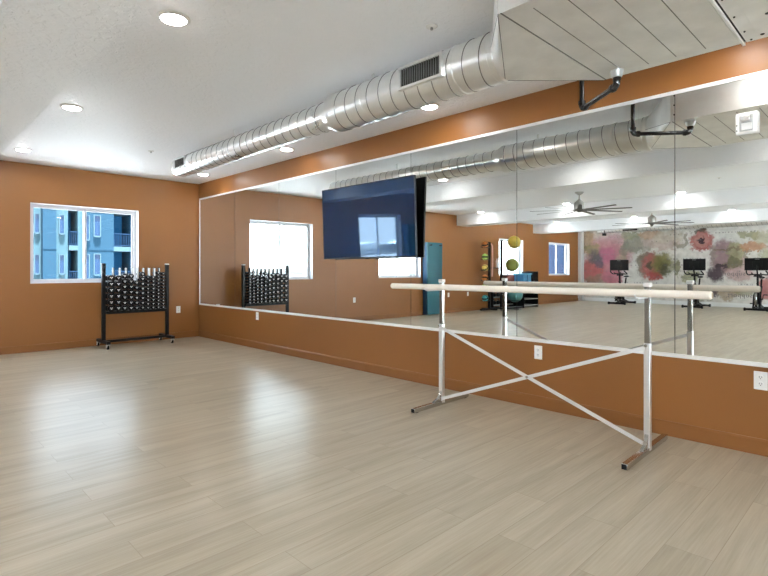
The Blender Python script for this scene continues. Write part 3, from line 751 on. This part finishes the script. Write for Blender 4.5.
rl.lathe([(.018, y0), (r_, y0+.008), (r_, y1-.008), (.018, y1)], (-.215, 0, 1.054), (0, 1, 0), 28)
ro = rl.build('rail', M['barwood'], barre, local=True)
MB().cyl((-.215, y0-.0008, 1.054), (-.215, y0+.002, 1.054), .0178, 24).build('rail_end', M['endgrain'], ro, local=True)
MB().cyl((-.215, y1-.002, 1.054), (-.215, y1+.0008, 1.054), .0178, 24).build('rail_end', M['endgrain'], ro, local=True)
MB().bar((-.024, HL-.01, .690), (-.024, -HL+.02, .062), .006, .026, (0, 0, 1)).build('brace', M['brace'], barre, local=True, bevel=.001)
MB().bar((-.031, HL-.02, .062), (-.031, -HL+.01, .690), .006, .026, (0, 0, 1)).build('brace', M['brace'], barre, local=True, bevel=.001)
MB().cyl((-.018, 0, .376), (-.042, 0, .376), .011, 14).build('brace_bolt', M['chrome'], barre, local=True)

# ================================================================ dumbbell rack
PX0, PX1, PY = 2.392, 3.352, 8.60
rack = thing('dumbbell_rack', 'black wheeled dumbbell rack under the window with ten upright columns', 'dumbbell rack', ((PX0+PX1)/2, PY, 0))
for x, h_ in ((PX0, 1.280), (PX1, 1.285)):
    po = MB().span((x-.026, PY-.026, .075), (x+.026, PY+.026, h_)).build('post', M['black'], rack, bevel=.004)
    MB().span((x-.028, PY-.028, h_), (x+.028, PY+.028, h_+.018)).build('post_cap', M['plastic'] if x == PX1 else M['blacksat'], po, bevel=.004)
    MB().span((x-.026, 8.335, .078), (x+.026, 8.885, .122)).build('foot', M['black'], rack, bevel=.004)
    for yy in (8.365, 8.855):
        c = MB(); c.span((x-.020, yy-.028, .052), (x-.016, yy+.028, .078)); c.span((x+.016, yy-.028, .052), (x+.020, yy+.028, .078)); c.span((x-.020, yy-.030, .068), (x+.020, yy+.030, .078))
        c.prism([(x-.020, yy-.02, .06), (x-.020, yy+.02, .06), (x-.020, yy+.034, .025), (x-.020, yy+.012, .025)], (.004, 0, 0)).prism([(x+.016, yy-.02, .06), (x+.016, yy+.02, .06), (x+.016, yy+.034, .025), (x+.016, yy+.012, .025)], (.004, 0, 0))
        co = c.build('caster', M['plastic'], rack)
        MB().lathe([(.022, -.013), (.032, -.011), (.034, 0), (.032, .011), (.022, .013)], (x, yy+.022, .034), (1, 0, 0), 24).build('wheel', M['rubber'], co)
MB().span((PX0+.026, PY-.022, .080), (PX1-.026, PY+.022, .118)).build('crossbar', M['black'], rack, bevel=.003)
MB().span((PX0+.026, PY-.065, .520), (PX1-.026, PY+.065, .562)).build('shelf', M['black'], rack, bevel=.003)
colx = [2.476, 2.578, 2.668, 2.762, 2.846, 2.936, 3.020, 3.103, 3.183, 3.262]
cols = [(6, .0935, .088), (6, .0935, .086), (7, .0830, .080), (7, .0830, .078), (6, .0800, .072), (8, .0760, .070), (9, .0610, .058), (9, .0610, .057), (11, .0560, .053), (11, .0550, .051)]
dx = [PX0+.026+.006] + [(colx[i]+colx[i+1])/2 for i in range(9)] + [PX1-.034]
white_i = {4, 7, 8}
M['upright_white'] = mat('white_upright_face', (.80, .80, .80), .35, var=.03)
for i, x in enumerate(dx[1:10]):
    w = .018
    u = MB().span((x-w/2, PY-.030, .562), (x+w/2, PY+.030, 1.232)).build('upright', M['black'], rack, bevel=.0015)
    MB().span((x-w/2-.003, PY-.0325, 1.06), (x+(w/2+.003 if i+1 in white_i else .001), PY-.0300, 1.228)).build('upright_strip', M['upright_white'], u)
def dumbbell(hs, L, r, wx=1.0):
    """hex-headed rubber dumbbell along y with printed ends"""
    mb = MB(); R = hs/2/cos(pi/8)*1.0
    for s_ in (1, -1):
        y0, y1 = s_*.040, s_*(.040 + L)
        a, b = (y0, y1) if s_ > 0 else (y1, y0)
        e = .008
        prof = [(R*.86, a), (R, a+e), (R, b-e), (R*.80, b)]
        ax = Vector((0, 1, 0)); V = []; n_ = 8; F = []
        for rr, h_ in prof:
            for k in range(n_):
                t = 2*pi*(k+.5)/n_; V.append((rr*cos(t)*wx, h_, rr*sin(t)))
        for q_ in range(3):
            for k in range(n_): F.append((q_*n_+k, q_*n_+(k+1) % n_, (q_+1)*n_+(k+1) % n_, (q_+1)*n_+k))
        F.append(tuple(range(n_))); F.append(tuple(range(3*n_, 4*n_))); mb._new(V, F)
    mb.cyl((0, -.05, 0), (0, .05, 0), r, 14)
    mb.mat(1)
    for s_ in (1, -1):
        ye = s_*(.040 + L + .0006); t = hs
        mb.span((-.22*t, ye-.0006, .04*t), (-.05*t, ye+.0006, .17*t)); mb.span((.05*t, ye-.0006, .04*t), (.23*t, ye+.0006, .16*t)); mb.span((-.10*t, ye-.0006, -.16*t), (.10*t, ye+.0006, -.02*t))
    return mb
for ci, (cnt, pitch, hs) in enumerate(cols):
    proto = None
    z0 = .562 + hs/2 + .001
    for k in range(cnt):
        lab = 'black %s dumbbell in rack, %s column from the left, %s from the bottom' % ('large' if ci < 4 else 'medium' if ci < 6 else 'small', ORD[ci], ORD[k])
        if proto is None:
            o = proto = dumbbell(hs*.985, .058 if ci < 6 else .050, .014 if ci < 6 else .012, (min(colx[min(ci+1, 9)]-colx[min(ci, 8)], colx[max(ci, 1)]-colx[max(ci-1, 0)])-.003)/(hs*.985*1.0)).build('dumbbell', [M['rubber'], M['mark']])
        else:
            o = proto.copy(); C.objects.link(o)
        o.location = (colx[ci], PY, z0 + k*max(pitch, hs))
        tag(o, lab, 'dumbbell', 'dumbbells stacked in the rack')

# ================================================================ ceiling fans
def fan(loc, label, rz):
    t = thing('ceiling_fan', label, 'ceiling fan', loc, rz, 'large ceiling fans')
    z = lambda v: v - H
    MB().lathe([(.001, z(H)), (.085, z(H)), (.085, z(2.735)), (.030, z(2.695)), (.014, z(2.690))], (0, 0, 0), n=28).build('canopy', M['fan'], t, local=True)
    MB().cyl((0, 0, z(2.70)), (0, 0, z(2.58)), .012, 14).build('downrod', M['fan'], t, local=True)
    MB().lathe([(.016, z(2.615)), (.030, z(2.60)), (.092, z(2.545)), (.098, z(2.535)), (.098, z(2.415)), (.080, z(2.408))], (0, 0, 0), n=32).build('motor_housing', M['fan'], t, local=True)
    MB().lathe([(.082, z(2.408)), (.110, z(2.400)), (.110, z(2.380)), (.05, z(2.368)), (.03, z(2.350)), (.001, z(2.348))], (0, 0, 0), n=32).build('hub', M['fanblade'], t, local=True)
    for k in range(9):
        a = 2*pi*k/9; c_, s_ = cos(a), sin(a); mb = MB()
        P = []
        for (rr, w, zz) in ((.08, .030, 2.392), (.25, .042, 2.392), (.90, .030, 2.386), (.955, .018, 2.386)):
            P.append((rr, w, zz))
        V = []
        for rr, w, zz in P:
            for sg, dz in ((1, .006), (-1, -.006)):
                for th in (.002, -.002):
                    V.append((rr*c_ - sg*w*s_, rr*s_ + sg*w*c_, z(zz)+dz+th))
        F = []
        for i in range(3):
            o_ = i*4
            F += [(o_, o_+2, o_+6, o_+4), (o_+1, o_+5, o_+7, o_+3), (o_, o_+4, o_+5, o_+1), (o_+2, o_+3, o_+7, o_+6)]
        F += [(0, 1, 3, 2), (12, 14, 15, 13)]
        mb._new(V, F); mb.build('blade', M['fanblade'], t, local=True)
    return t
f1 = fan((-1.81, 4.57, H), 'nickel ceiling fan with nine dark blades between first and second beams', radians(14))
dup(f1, (-5.97, 4.57, H), 'nickel ceiling fan with nine dark blades between second and third beams', radians(2))

# ================================================================ duct above the mural
d2 = thing('spiral_duct', 'galvanised spiral duct running along the top of the floral mural', 'air duct', (-10.86, 4.0, 2.64))
spiral(-3.6, 8.0, .092, .13, 'duct_tube', d2, -10.86, 2.642, M['galv'], 32)
MB().lathe([(.098, 7.98), (.098, 8.01), (.09, 8.02), (.001, 8.022)], (-10.86, 0, 2.642), (0, 1, 0), 32, cap=False).build('end_cap', M['galv'], d2)
MB().span((-10.772, 6.60, 2.590), (-10.750, 7.10, 2.668)).build('grille', M['darkslot'], d2, bevel=.002)
for yy in (7.9, 5.0, 2.1, -.8): MB().lathe([(.092, yy-.012), (.095, yy-.012), (.095, yy+.012), (.092, yy+.012)], (-10.86, 0, 2.642), (0, 1, 0), 32, cap=False).span((-10.862, yy-.012, 2.73), (-10.858, yy+.012, H)).build('hanger_strap', M['galv'], d2)
sp_ = thing('ceiling_speaker', 'small black bracket speaker above the mural near the white post', 'speaker', (-10.75, 7.75, 2.55))
MB().span((-10.80, 7.69, 2.45), (-10.68, 7.80, 2.535)).build('cabinet', M['blacksat'], sp_, bevel=.006)
MB().span((-10.76, 7.735, 2.53), (-10.74, 7.755, H)).build('bracket', M['blacksat'], sp_)

# ================================================================ folding mats on wall hooks
hk = thing('mat_hook_rail', 'pair of small black wall hooks holding the teal mats', 'hook', (-2.35, D, 1.85))
MB().span((-2.68, D-.012, 1.83), (-2.02, D-.0005, 1.87)).build('rail', M['black'], hk, bevel=.002)
for x in (-2.17, -2.57):
    MB().tube([(x, D-.005, 1.85), (x, D-.20, 1.85), (x, D-.225, 1.857), (x, D-.232, 1.875)], .009, 10).build('hook', M['black'], hk)
for k in range(4):
    y1 = D - .016 - k*.045
    front = k == 3
    m_ = MB()
    x0, x1 = -2.655, -2.035
    m_.prism([(x0, y1, 1.925), (x1, y1, 1.925), (x1-.02, y1, .02), (x0+.02, y1, .02)], (0, -.040, 0))
    o = m_.build('exercise_mat', [M['blueedge'] if not front else M['teal']], bevel=.006)
    if front: pass
    tag(o, ['blue folding exercise mat hanging against the wall, rearmost of four', 'blue exercise mat hanging second from the wall', 'blue exercise mat hanging just behind the teal one', 'teal exercise mat hanging in front on two black hooks'][k], 'exercise mat', 'exercise mats hung on the hooks')
    # grommet slits
    if front:
        for x in (-2.17, -2.57): MB().span((x-.05, y1-.0415, 1.838), (x+.05, y1-.040, 1.862)).build('grommet', M['blacksat'], o)

# ================================================================ medicine ball tree and stability balls by window 3
by_ = 8.60
mt = thing('medicine_ball_rack', 'black upright tree rack holding six medicine balls', 'ball rack', (-4.64, by_, 0))
MB().span((-4.67, by_-.03, .05), (-4.61, by_+.03, 2.02)).build('upright', M['black'], mt, bevel=.004)
MB().span((-4.95, by_-.03, .02), (-4.20, by_+.03, .07)).span((-4.67, by_-.26, .02), (-4.61, by_+.26, .07)).build('base', M['black'], mt, bevel=.004)
ballz = [.372, .700, .965, 1.255, 1.575, 1.935]
bx_ = -4.42; br_ = .098
ballm = [('tealrub', 'teal and black'), ('lime', 'lime green lower'), ('orange', 'orange lower'), ('yellow', 'pale yellow and black'), ('lime', 'lime green and black striped'), ('orange', 'orange and black topmost')]
blabel = ['teal and black medicine ball, lowest on the tree rack', 'lime medicine ball half hidden behind the barre rail', 'orange medicine ball just above the barre rail', 'yellow and black medicine ball on the tree rack',
          'lime and black medicine ball, second from the top of the rack', 'orange and black medicine ball on top of the tree rack']
for z, (mk, nm), lb in zip(ballz, ballm, blabel):
    zz = z - br_*.82
    for s_ in (1, -1):
        MB().tube([(-4.61, by_+s_*.02, zz), (-4.55, by_+s_*.055, zz), (-4.30, by_+s_*.055, zz), (-4.285, by_+s_*.055, zz+.03)], .008, 8).build('support_arm', M['black'], mt)
    b = MB(); b.ball((0, 0, 0), br_, 28)
    # black bands round the ball (pattern in the same mesh)
    rot = Matrix.Rotation(random.uniform(-.8, .8), 3, 'Y')
    for f in b.bm.faces:
        c_ = rot @ f.calc_center_median().normalized()
        f.material_index = 1 if (abs(c_.z) < .22 or abs(c_.x) < .12) else 0
    o = b.build('medicine_ball', [M[mk], M['rubber']]); o.location = (bx_, by_, z)
    tag(o, lb, 'medicine ball', 'medicine balls on the tree rack')
# pink bands hanging from the top of the tree
pb = MB(); 
for k, xo in enumerate((0, .035)):
    pb.tube([(-4.70-xo, by_-.045, 1.0), (-4.72-xo, by_-.05, 1.5), (-4.71-xo, by_-.045, 1.9), (-4.70-xo, by_-.02, 1.97), (-4.69-xo, by_+.02, 1.97), (-4.71-xo, by_+.045, 1.9), (-4.74-xo, by_+.05, 1.4), (-4.73-xo, by_+.045, 1.02)], .011, 8)
pko = pb.build('resistance_band', M['pinkrope']); tag(pko, 'pink resistance bands hung over a peg of the ball rack', 'resistance band')
MB().tube([(-4.67, by_, 1.955), (-4.80, by_, 1.955), (-4.82, by_, 1.985)], .008, 8).build('band_peg', M['black'], mt)

sbx = -5.32
sr = thing('stability_ball_rack', 'black rack of ring arms for three large exercise balls before the window', 'ball rack', (sbx, 8.62, 0))
MB().span((sbx-.03, 8.60, .05), (sbx+.03, 8.66, 2.10)).build('upright', M['black'], sr, bevel=.004)
MB().span((sbx-.62, 8.60, .02), (sbx+.42, 8.66, .07)).span((sbx-.03, 8.36, .02), (sbx+.03, 8.90, .07)).build('base', M['black'], sr, bevel=.004)
MB().cyl((sbx, 8.63, 1.255), (-4.672, 8.61, 1.255), .014, 12).build('tie_bar', M['black'], sr)
for bxx, bzz, rr, mk, lb in ((-5.83, 2.055, .200, 'sball_y', 'large yellow exercise ball, highest in front of the window'), (-5.71, 1.350, .205, 'sball_g', 'large olive green exercise ball below the yellow one'), (-5.88, .430, .235, 'sball_t', 'large pale teal exercise ball behind the barre near the floor')):
    rg = MB(); zr = bzz - rr*.78; rr2 = rr*.64
    rg.tube([(bxx + rr2*cos(2*pi*k/28), 8.50 + rr2*sin(2*pi*k/28), zr) for k in range(29)], .010, 8)
    rg.tube([(sbx-.02, 8.63, zr), (bxx + rr2*.9, 8.50 + rr2*.4, zr)], .012, 8)
    rg.build('ring_arm', M['black'], sr)
    o = MB().ball((0, 0, 0), rr, 36).build('stability_ball', M[mk]); o.location = (bxx, 8.50, bzz)
    tag(o, lb, 'exercise ball', 'stability balls on the rack')
# foam rollers / bottle shapes between the racks
wf = MB().lathe([(.001, 0), (.035, 0), (.04, .02), (.04, .20), (.02, .24), (.018, .27), (.001, .272)], (-5.08, 8.62, 1.27), n=18).build('water_bottle', M['plastic'])
tag(wf, 'white bottle standing on the tie bar between the ball racks', 'bottle')
wf.location = (0, 0, 0)

# storage shelving
sh = thing('storage_shelf', 'tall black storage shelf holding blue bins beside the dark window', 'shelf', (-6.7, 8.62, 0))
X0, X1, Y0, Y1 = -7.14, -6.24, 8.40, 8.84
for x in (X0, X1-.03):
    MB().span((x, Y0, 0), (x+.03, Y1, .76 if x > -7 else 1.15)).build('side_panel', M['black'], sh, bevel=.002)
MB().span((X0+.03, Y1-.012, .04), (X1-.03, Y1, .76)).build('back_panel', M['blacksat'], sh)
for z in (.06, .26, .46, .74): 
    MB().span((X0+.03, Y0, z), (X1-.03, Y1-.012, z+.02)).span((X0+.03, Y0-.004, z-.004), (X1-.03, Y0+.006, z+.024)).build('shelf_board', M['greystep'] if z < .5 else M['black'], sh, bevel=.001)
MB().span((X0+.03, Y0+.02, .762), (-6.83, Y1-.02, 1.14)).build('cupboard_box', M['blacksat'], sh, bevel=.006)
for k, (a, b) in enumerate(((-6.53, -6.28), (-6.80, -6.55))):
    bn = thing('storage_bin', ['blue plastic bin at the left on the storage shelf', 'blue plastic bin beside the black cupboard on the shelf'][k], 'storage bin', ((a+b)/2, 8.6, .760), 0, 'blue bins on the shelf')
    MB().prism([(a+.02, Y0+.05, .7605), (b-.02, Y0+.05, .7605), (b-.02, Y1-.05, .7605), (a+.02, Y1-.05, .7605)], (0, 0, .28)).build('bin_body', M['bluebin'], bn, bevel=.01)
    MB().span((a, Y0+.03, 1.041), (b, Y1-.03, 1.085)).build('lid', mat('light_blue_lid_%d' % k, (.14, .42, .60), .35, var=.08), bn, bevel=.008)

# low kettlebell rack
kr = thing('low_rack', 'low black three tier rack standing between ball tree and storage shelf', 'rack', (-5.6, 8.66, 0))
for x in (-5.05, -6.17): MB().span((x-.02, 8.74, 0), (x+.02, 8.89, .84)).build('side_frame', M['black'], kr, bevel=.003)
for z in (.10, .34, .58):
    MB().span((-6.15, 8.74, z), (-5.07, 8.89, z+.03)).build('tier', M['black'], kr, bevel=.002)
    MB().span((-6.15, 8.732, z+.004), (-5.07, 8.740, z+.034)).build('tier_lip', M['greystep'], kr)
kx = 0; proto = None
for zi, z in enumerate((.131, .371, .611)):
    for k in range(5):
        x = -5.22 - k*.205
        lab = 'black kettlebell on the low rack, %s tier, %s from the ball tree' % (['bottom', 'middle', 'top'][zi], ORD[k])
        if proto is None:
            proto = thing('kettlebell', lab, 'kettlebell', (x, 8.815, z), 0, 'kettlebells on the low rack')
            MB().ball((0, 0, .062), .066, 18, (1, 1, .93)).build('bell', M['rubber'], proto, local=True)
            MB().tube(arc((0, 0, .118), (1, 0, 0), (0, 0, 1), .042, -.5, pi+.5, 12), .010, 8).build('handle', M['darkchrome'], proto, local=True)
        else: dup(proto, (x, 8.815, z), lab)
mb_ = MB().span((-6.18, 8.70, .841), (-5.78, 8.90, 1.03)).build('foam_block', M['maroon'], bevel=.01)
tag(mb_, 'dark maroon foam block on top of the low rack', 'foam block')
# hand-weight tree foot seen below the barre: flat black step platform
sp2 = thing('step_platform', 'flat black step platform on floor in front of the ball racks', 'step platform', (-5.15, 8.18, 0))
MB().span((-5.62, 8.06, .055), (-4.68, 8.30, .10)).build('deck', M['rubber'], sp2, bevel=.012)
for x in (-5.50, -4.80): MB().span((x-.07, 8.08, 0), (x+.07, 8.28, .055)).build('riser', M['greystep'], sp2, bevel=.006)

# ================================================================ spin bikes
def bike(loc, label):
    t = thing('spin_bike', label, 'exercise bike', loc, 0, 'spin bikes in front of the mural')
    K = M['black']
    bd = lambda mb, n_, m_=K, p=t, **kw: mb.build(n_, m_, p, local=True, **kw)
    for x, w in ((.50, .27), (-.52, .24)):
        o = bd(MB().tube([(x, -w, .05), (x, w, .05)], .032, 14), 'stabiliser')
        for s_ in (1, -1):
            bd(MB().lathe([(.046, -.022), (.050, 0), (.046, .022)], (x, s_*w, .0505), (0, 1, 0), 18), 'end_foot', M['rubber'], o)
    bd(MB().tube([(.50, 0, .06), (.20, 0, .13), (-.20, 0, .13), (-.52, 0, .06)], .036, 14), 'base_beam')
    bd(MB().tube([(.42, .075, .12), (.33, .075, .46), (.22, .0, .66)], .026, 12).tube([(.42, -.075, .12), (.33, -.075, .46), (.22, .0, .66)], .026, 12), 'fork')
    bd(MB().tube([(.22, 0, .66), (-.02, 0, .34), (-.10, 0, .15)], .042, 14), 'down_tube')
    bd(MB().tube([(-.02, 0, .34), (-.28, 0, .70)], .034, 14), 'seat_tube')
    bd(MB().lathe([(.03, -.03), (.20, -.022), (.225, -.03), (.235, -.02), (.235, .02), (.225, .03), (.20, .022), (.03, .03)], (.36, 0, .345), (0, 1, 0), 40), 'flywheel', M['darkchrome'])
    bd(MB().prism([(.40, -.06, .20), (.46, -.06, .44), (.34, -.06, .60), (.05, -.06, .42), (-.06, -.06, .26), (.10, -.06, .18)], (0, .018, 0)), 'chain_guard', M['blacksat'], bevel=.006)
    bd(MB().tube([(.22, 0, .64), (.265, 0, 1.05)], .028, 14), 'handlebar_post')
    h = MB()
    for s_ in (1, -1):
        h.tube([(.27, 0, 1.06), (.30, s_*.08, 1.07), (.27, s_*.19, 1.055), (.20, s_*.24, 1.055), (.30, s_*.25, 1.09), (.42, s_*.245, 1.135), (.47, s_*.23, 1.165)], .018, 10)
        h.tube([(.27, s_*.05, 1.06), (.40, s_*.10, 1.075), (.46, s_*.11, 1.11)], .016, 10)
    bd(h, 'handlebar', M['rubber'])
    bd(MB().box((.22, 0, 1.02), (.10, .20, .05)), 'bottle_holder', M['blacksat'], bevel=.012)
    bd(MB().tube([(.27, 0, 1.06), (.33, 0, 1.18), (.315, 0, 1.33)], .02, 12), 'screen_arm')
    so = bd(MB().box((.29, 0, 1.365), (.035, .625, .365)), 'screen', M['blacksat'], bevel=.010)
    bd(MB().box((.311, 0, 1.365), (.012, .24, .18)), 'screen_back', M['black'], so, bevel=.004)
    bd(MB().box((.3085, 0, 1.515), (.002, .11, .012)), 'badge', mat('grey_badge', (.35, .35, .35), .4, var=.05) if 'grey_badge' not in bpy.data.materials else bpy.data.materials['grey_badge'], so)
    bd(MB().tube([(-.24, 0, .64), (-.33, 0, .92)], .024, 12), 'seat_post')
    sd = MB(); sd.ball((-.38, 0, .97), .10, 20, (1.1, .80, .32)); sd.ball((-.25, 0, .968), .07, 16, (1.5, .45, .36))
    bd(sd, 'saddle', M['rubber'])
    cr = MB(); cr.lathe([(.03, -.09), (.03, .09)], (.06, 0, .33), (0, 1, 0), 16)
    cr.bar((.06, .09, .33), (.16, .09, .20), .018, .028); cr.bar((.06, -.09, .33), (-.04, -.09, .46), .018, .028)
    bd(cr, 'crank', M['darkchrome'])
    for (x, y, z) in ((.16, .15, .20), (-.04, -.15, .46)):
        bd(MB().box((x, y, z), (.10, .10, .028)), 'pedal', M['rubber'], bevel=.006)
    bd(MB().cyl((.20, 0, .74), (.28, -.0, .80), .03, 14), 'resistance_knob', M['blacksat'])
    return t
b1 = bike((-10.42, 6.98, 0), 'black spin bike nearest the window wall, before the large pink flower')
dup(b1, (-10.42, 4.68, 0), 'black spin bike in the middle, before the mauve flower')
dup(b1, (-10.42, 3.05, 0), 'black spin bike at the right picture edge in the mirror')

# ================================================================ outside
struct(MB().span((-220, 11, -4.2), (160, 260, -4)).build('ground', M['ground']))
M['added_bounce_slab'] = mat('pale_bounce_concrete', (.72, .715, .71), .9, var=.04, vscale=2, spec=.1)
struct(MB().span((-40, -40, -.30), (30, YB-.2, -.10)).build('added_bounce_slab', M['added_bounce_slab']))  # unseen pale slab, added to bounce sunlight up onto the ceiling
sun = bpy.data.lights.new('sun', 'SUN'); sun.energy = 165.0; sun.angle = radians(2); sun.color = (.985, .99, 1.0)
so_ = bpy.data.objects.new('sun', sun); C.objects.link(so_); so_.location = (0, -20, 40); so_.rotation_euler = (radians(6), 0, 0)
hl = MB(); P = []
for i in range(121):
    x = -210 + 3*i
    P.append((x, 150 + 6*sin(i*.3), 1.6 + 1.2*sin(i*.21)+.5*sin(i*.9+1)+.5*random.random()))
P = [(-210, 150, -4)] + P + [(150, 150, -4)]
struct(hl.prism(P, (0, 6, 0)).build('hills', M['hill']))

ab = thing('apartment_building', 'blue apartment block with balconies seen through the near window', 'building', (11, 44, -4))
zt = 12.0; zb_ = -4.0
def facade(x0, x1, y, m, nm='facade'): return MB().span((x0, y, zb_), (x1, 52, zt)).build(nm, m, ab)
facade(5.0, 7.62, 45.6, M['bld_light']); facade(7.62, 8.22, 44.6, M['bld_light']); facade(8.22, 9.06, 44.0, M['bld_mid2'])
facade(9.06, 9.88, 44.3, M['bld_light']); facade(9.88, 10.48, 46.2, M['bld_recess']); facade(10.48, 10.82, 44.1, M['bld_light'])
facade(10.82, 12.98, 44.0, M['bld_mid2']); facade(12.98, 14.25, 46.2, M['bld_recess']); facade(14.25, 22, 44.0, M['bld_mid'])
def bwin(x0, x1, z0, z1, y):
    t = .07
    f = MB().span((x0-t, y-.06, z0-t), (x0, y, z1+t)).span((x1, y-.06, z0-t), (x1+t, y, z1+t)).span((x0, y-.06, z1), (x1, y, z1+t)).span((x0, y-.08, z0-.12), (x1, y, z0)).build('window', M['bld_white'], ab)
    MB().span((x0, y-.02, z0), (x1, y-.001, z1)).build('pane', M['bld_pane'], f)
for fz in (-3.0, 0.0, 3.0, 6.0):
    bwin(7.84, 8.08, fz+.95, fz+2.30, 44.6); bwin(9.34, 9.60, fz+.95, fz+2.30, 44.3); bwin(6.6, 7.2, fz+.95, fz+2.30, 45.6)
    bwin(10.90, 11.20, fz+.55, fz+2.35, 44.0); bwin(11.60, 11.98, fz+.85, fz+2.40, 44.0)
    for x0, x1 in ((9.88, 10.48), (12.98, 14.25)):
        MB().span((x0, 44.0, fz-.32), (x1, 46.2, fz+.05)).build('balcony_slab', M['bld_white'], ab)
        r = MB(); r.span((x0, 44.05, fz+1.05), (x1, 44.10, fz+1.11)); r.span((x0, 44.05, fz+.12), (x1, 44.10, fz+.17))
        x = x0+.05
        while x < x1: r.span((x, 44.06, fz+.14), (x+.03, 44.09, fz+1.08)); x += .13
        r.build('balcony_railing', M['bld_rail'], ab)
    for x0, x1, y in ((8.22, 9.06, 44.0), (10.82, 12.98, 44.0)):
        MB().span((x0, y-.015, fz+2.72), (x1, y-.001, fz+2.76)).build('joint_line', M['bld_mid'], ab)

nb = thing('office_building', 'dark navy clad building filling the view of the farthest window', 'building', (-33, 20, -4))
MB().span((-38, 20, -4), (-29.3, 21, 11)).build('facade', M['navy'], nb)
fb = MB(); x = -37.8
while x < -29.5: fb.span((x, 19.94, -4), (x+.05, 20, 11)); x += 1.35
fb.build('cladding_fin', M['bld_mid'], nb)

# ================================================================ world, camera, output look
w = bpy.data.worlds.new('sky'); sc.world = w; w.use_nodes = True
nt = w.node_tree; nt.nodes.clear()
o = nt.nodes.new('ShaderNodeOutputWorld'); bg = nt.nodes.new('ShaderNodeBackground')
tc = nt.nodes.new('ShaderNodeTexCoord'); sx = nt.nodes.new('ShaderNodeSeparateXYZ'); rp = nt.nodes.new('ShaderNodeValToRGB')
nt.links.new(tc.outputs['Generated'], sx.inputs[0]); nt.links.new(sx.outputs['Z'], rp.inputs[0])
e = rp.color_ramp.elements
e[0].position = 0.0; e[0].color = (.95, .975, 1.0, 1); e[1].position = .6; e[1].color = (.70, .84, 1.0, 1)
nt.links.new(rp.outputs[0], bg.inputs[0]); bg.inputs[1].default_value = 6.3
nt.links.new(bg.outputs[0], o.inputs[0])

cam = bpy.data.cameras.new('camera'); co = bpy.data.objects.new('camera', cam); C.objects.link(co)
co.location = (0, 0, 1.2); co.rotation_euler = (pi/2, 0, radians(45.674) - pi/2)
cam.sensor_fit = 'HORIZONTAL'; cam.sensor_width = 36; cam.lens = 510.57/768*36; cam.shift_y = -18.16/768
cam.clip_start = .05; cam.clip_end = 500
sc.camera = co
vs = sc.view_settings
sc.display_settings.display_device = 'sRGB'
vs.view_transform = 'Standard'; vs.look = 'None'; vs.gamma = 1; vs.use_curve_mapping = False; vs.exposure = 0.76
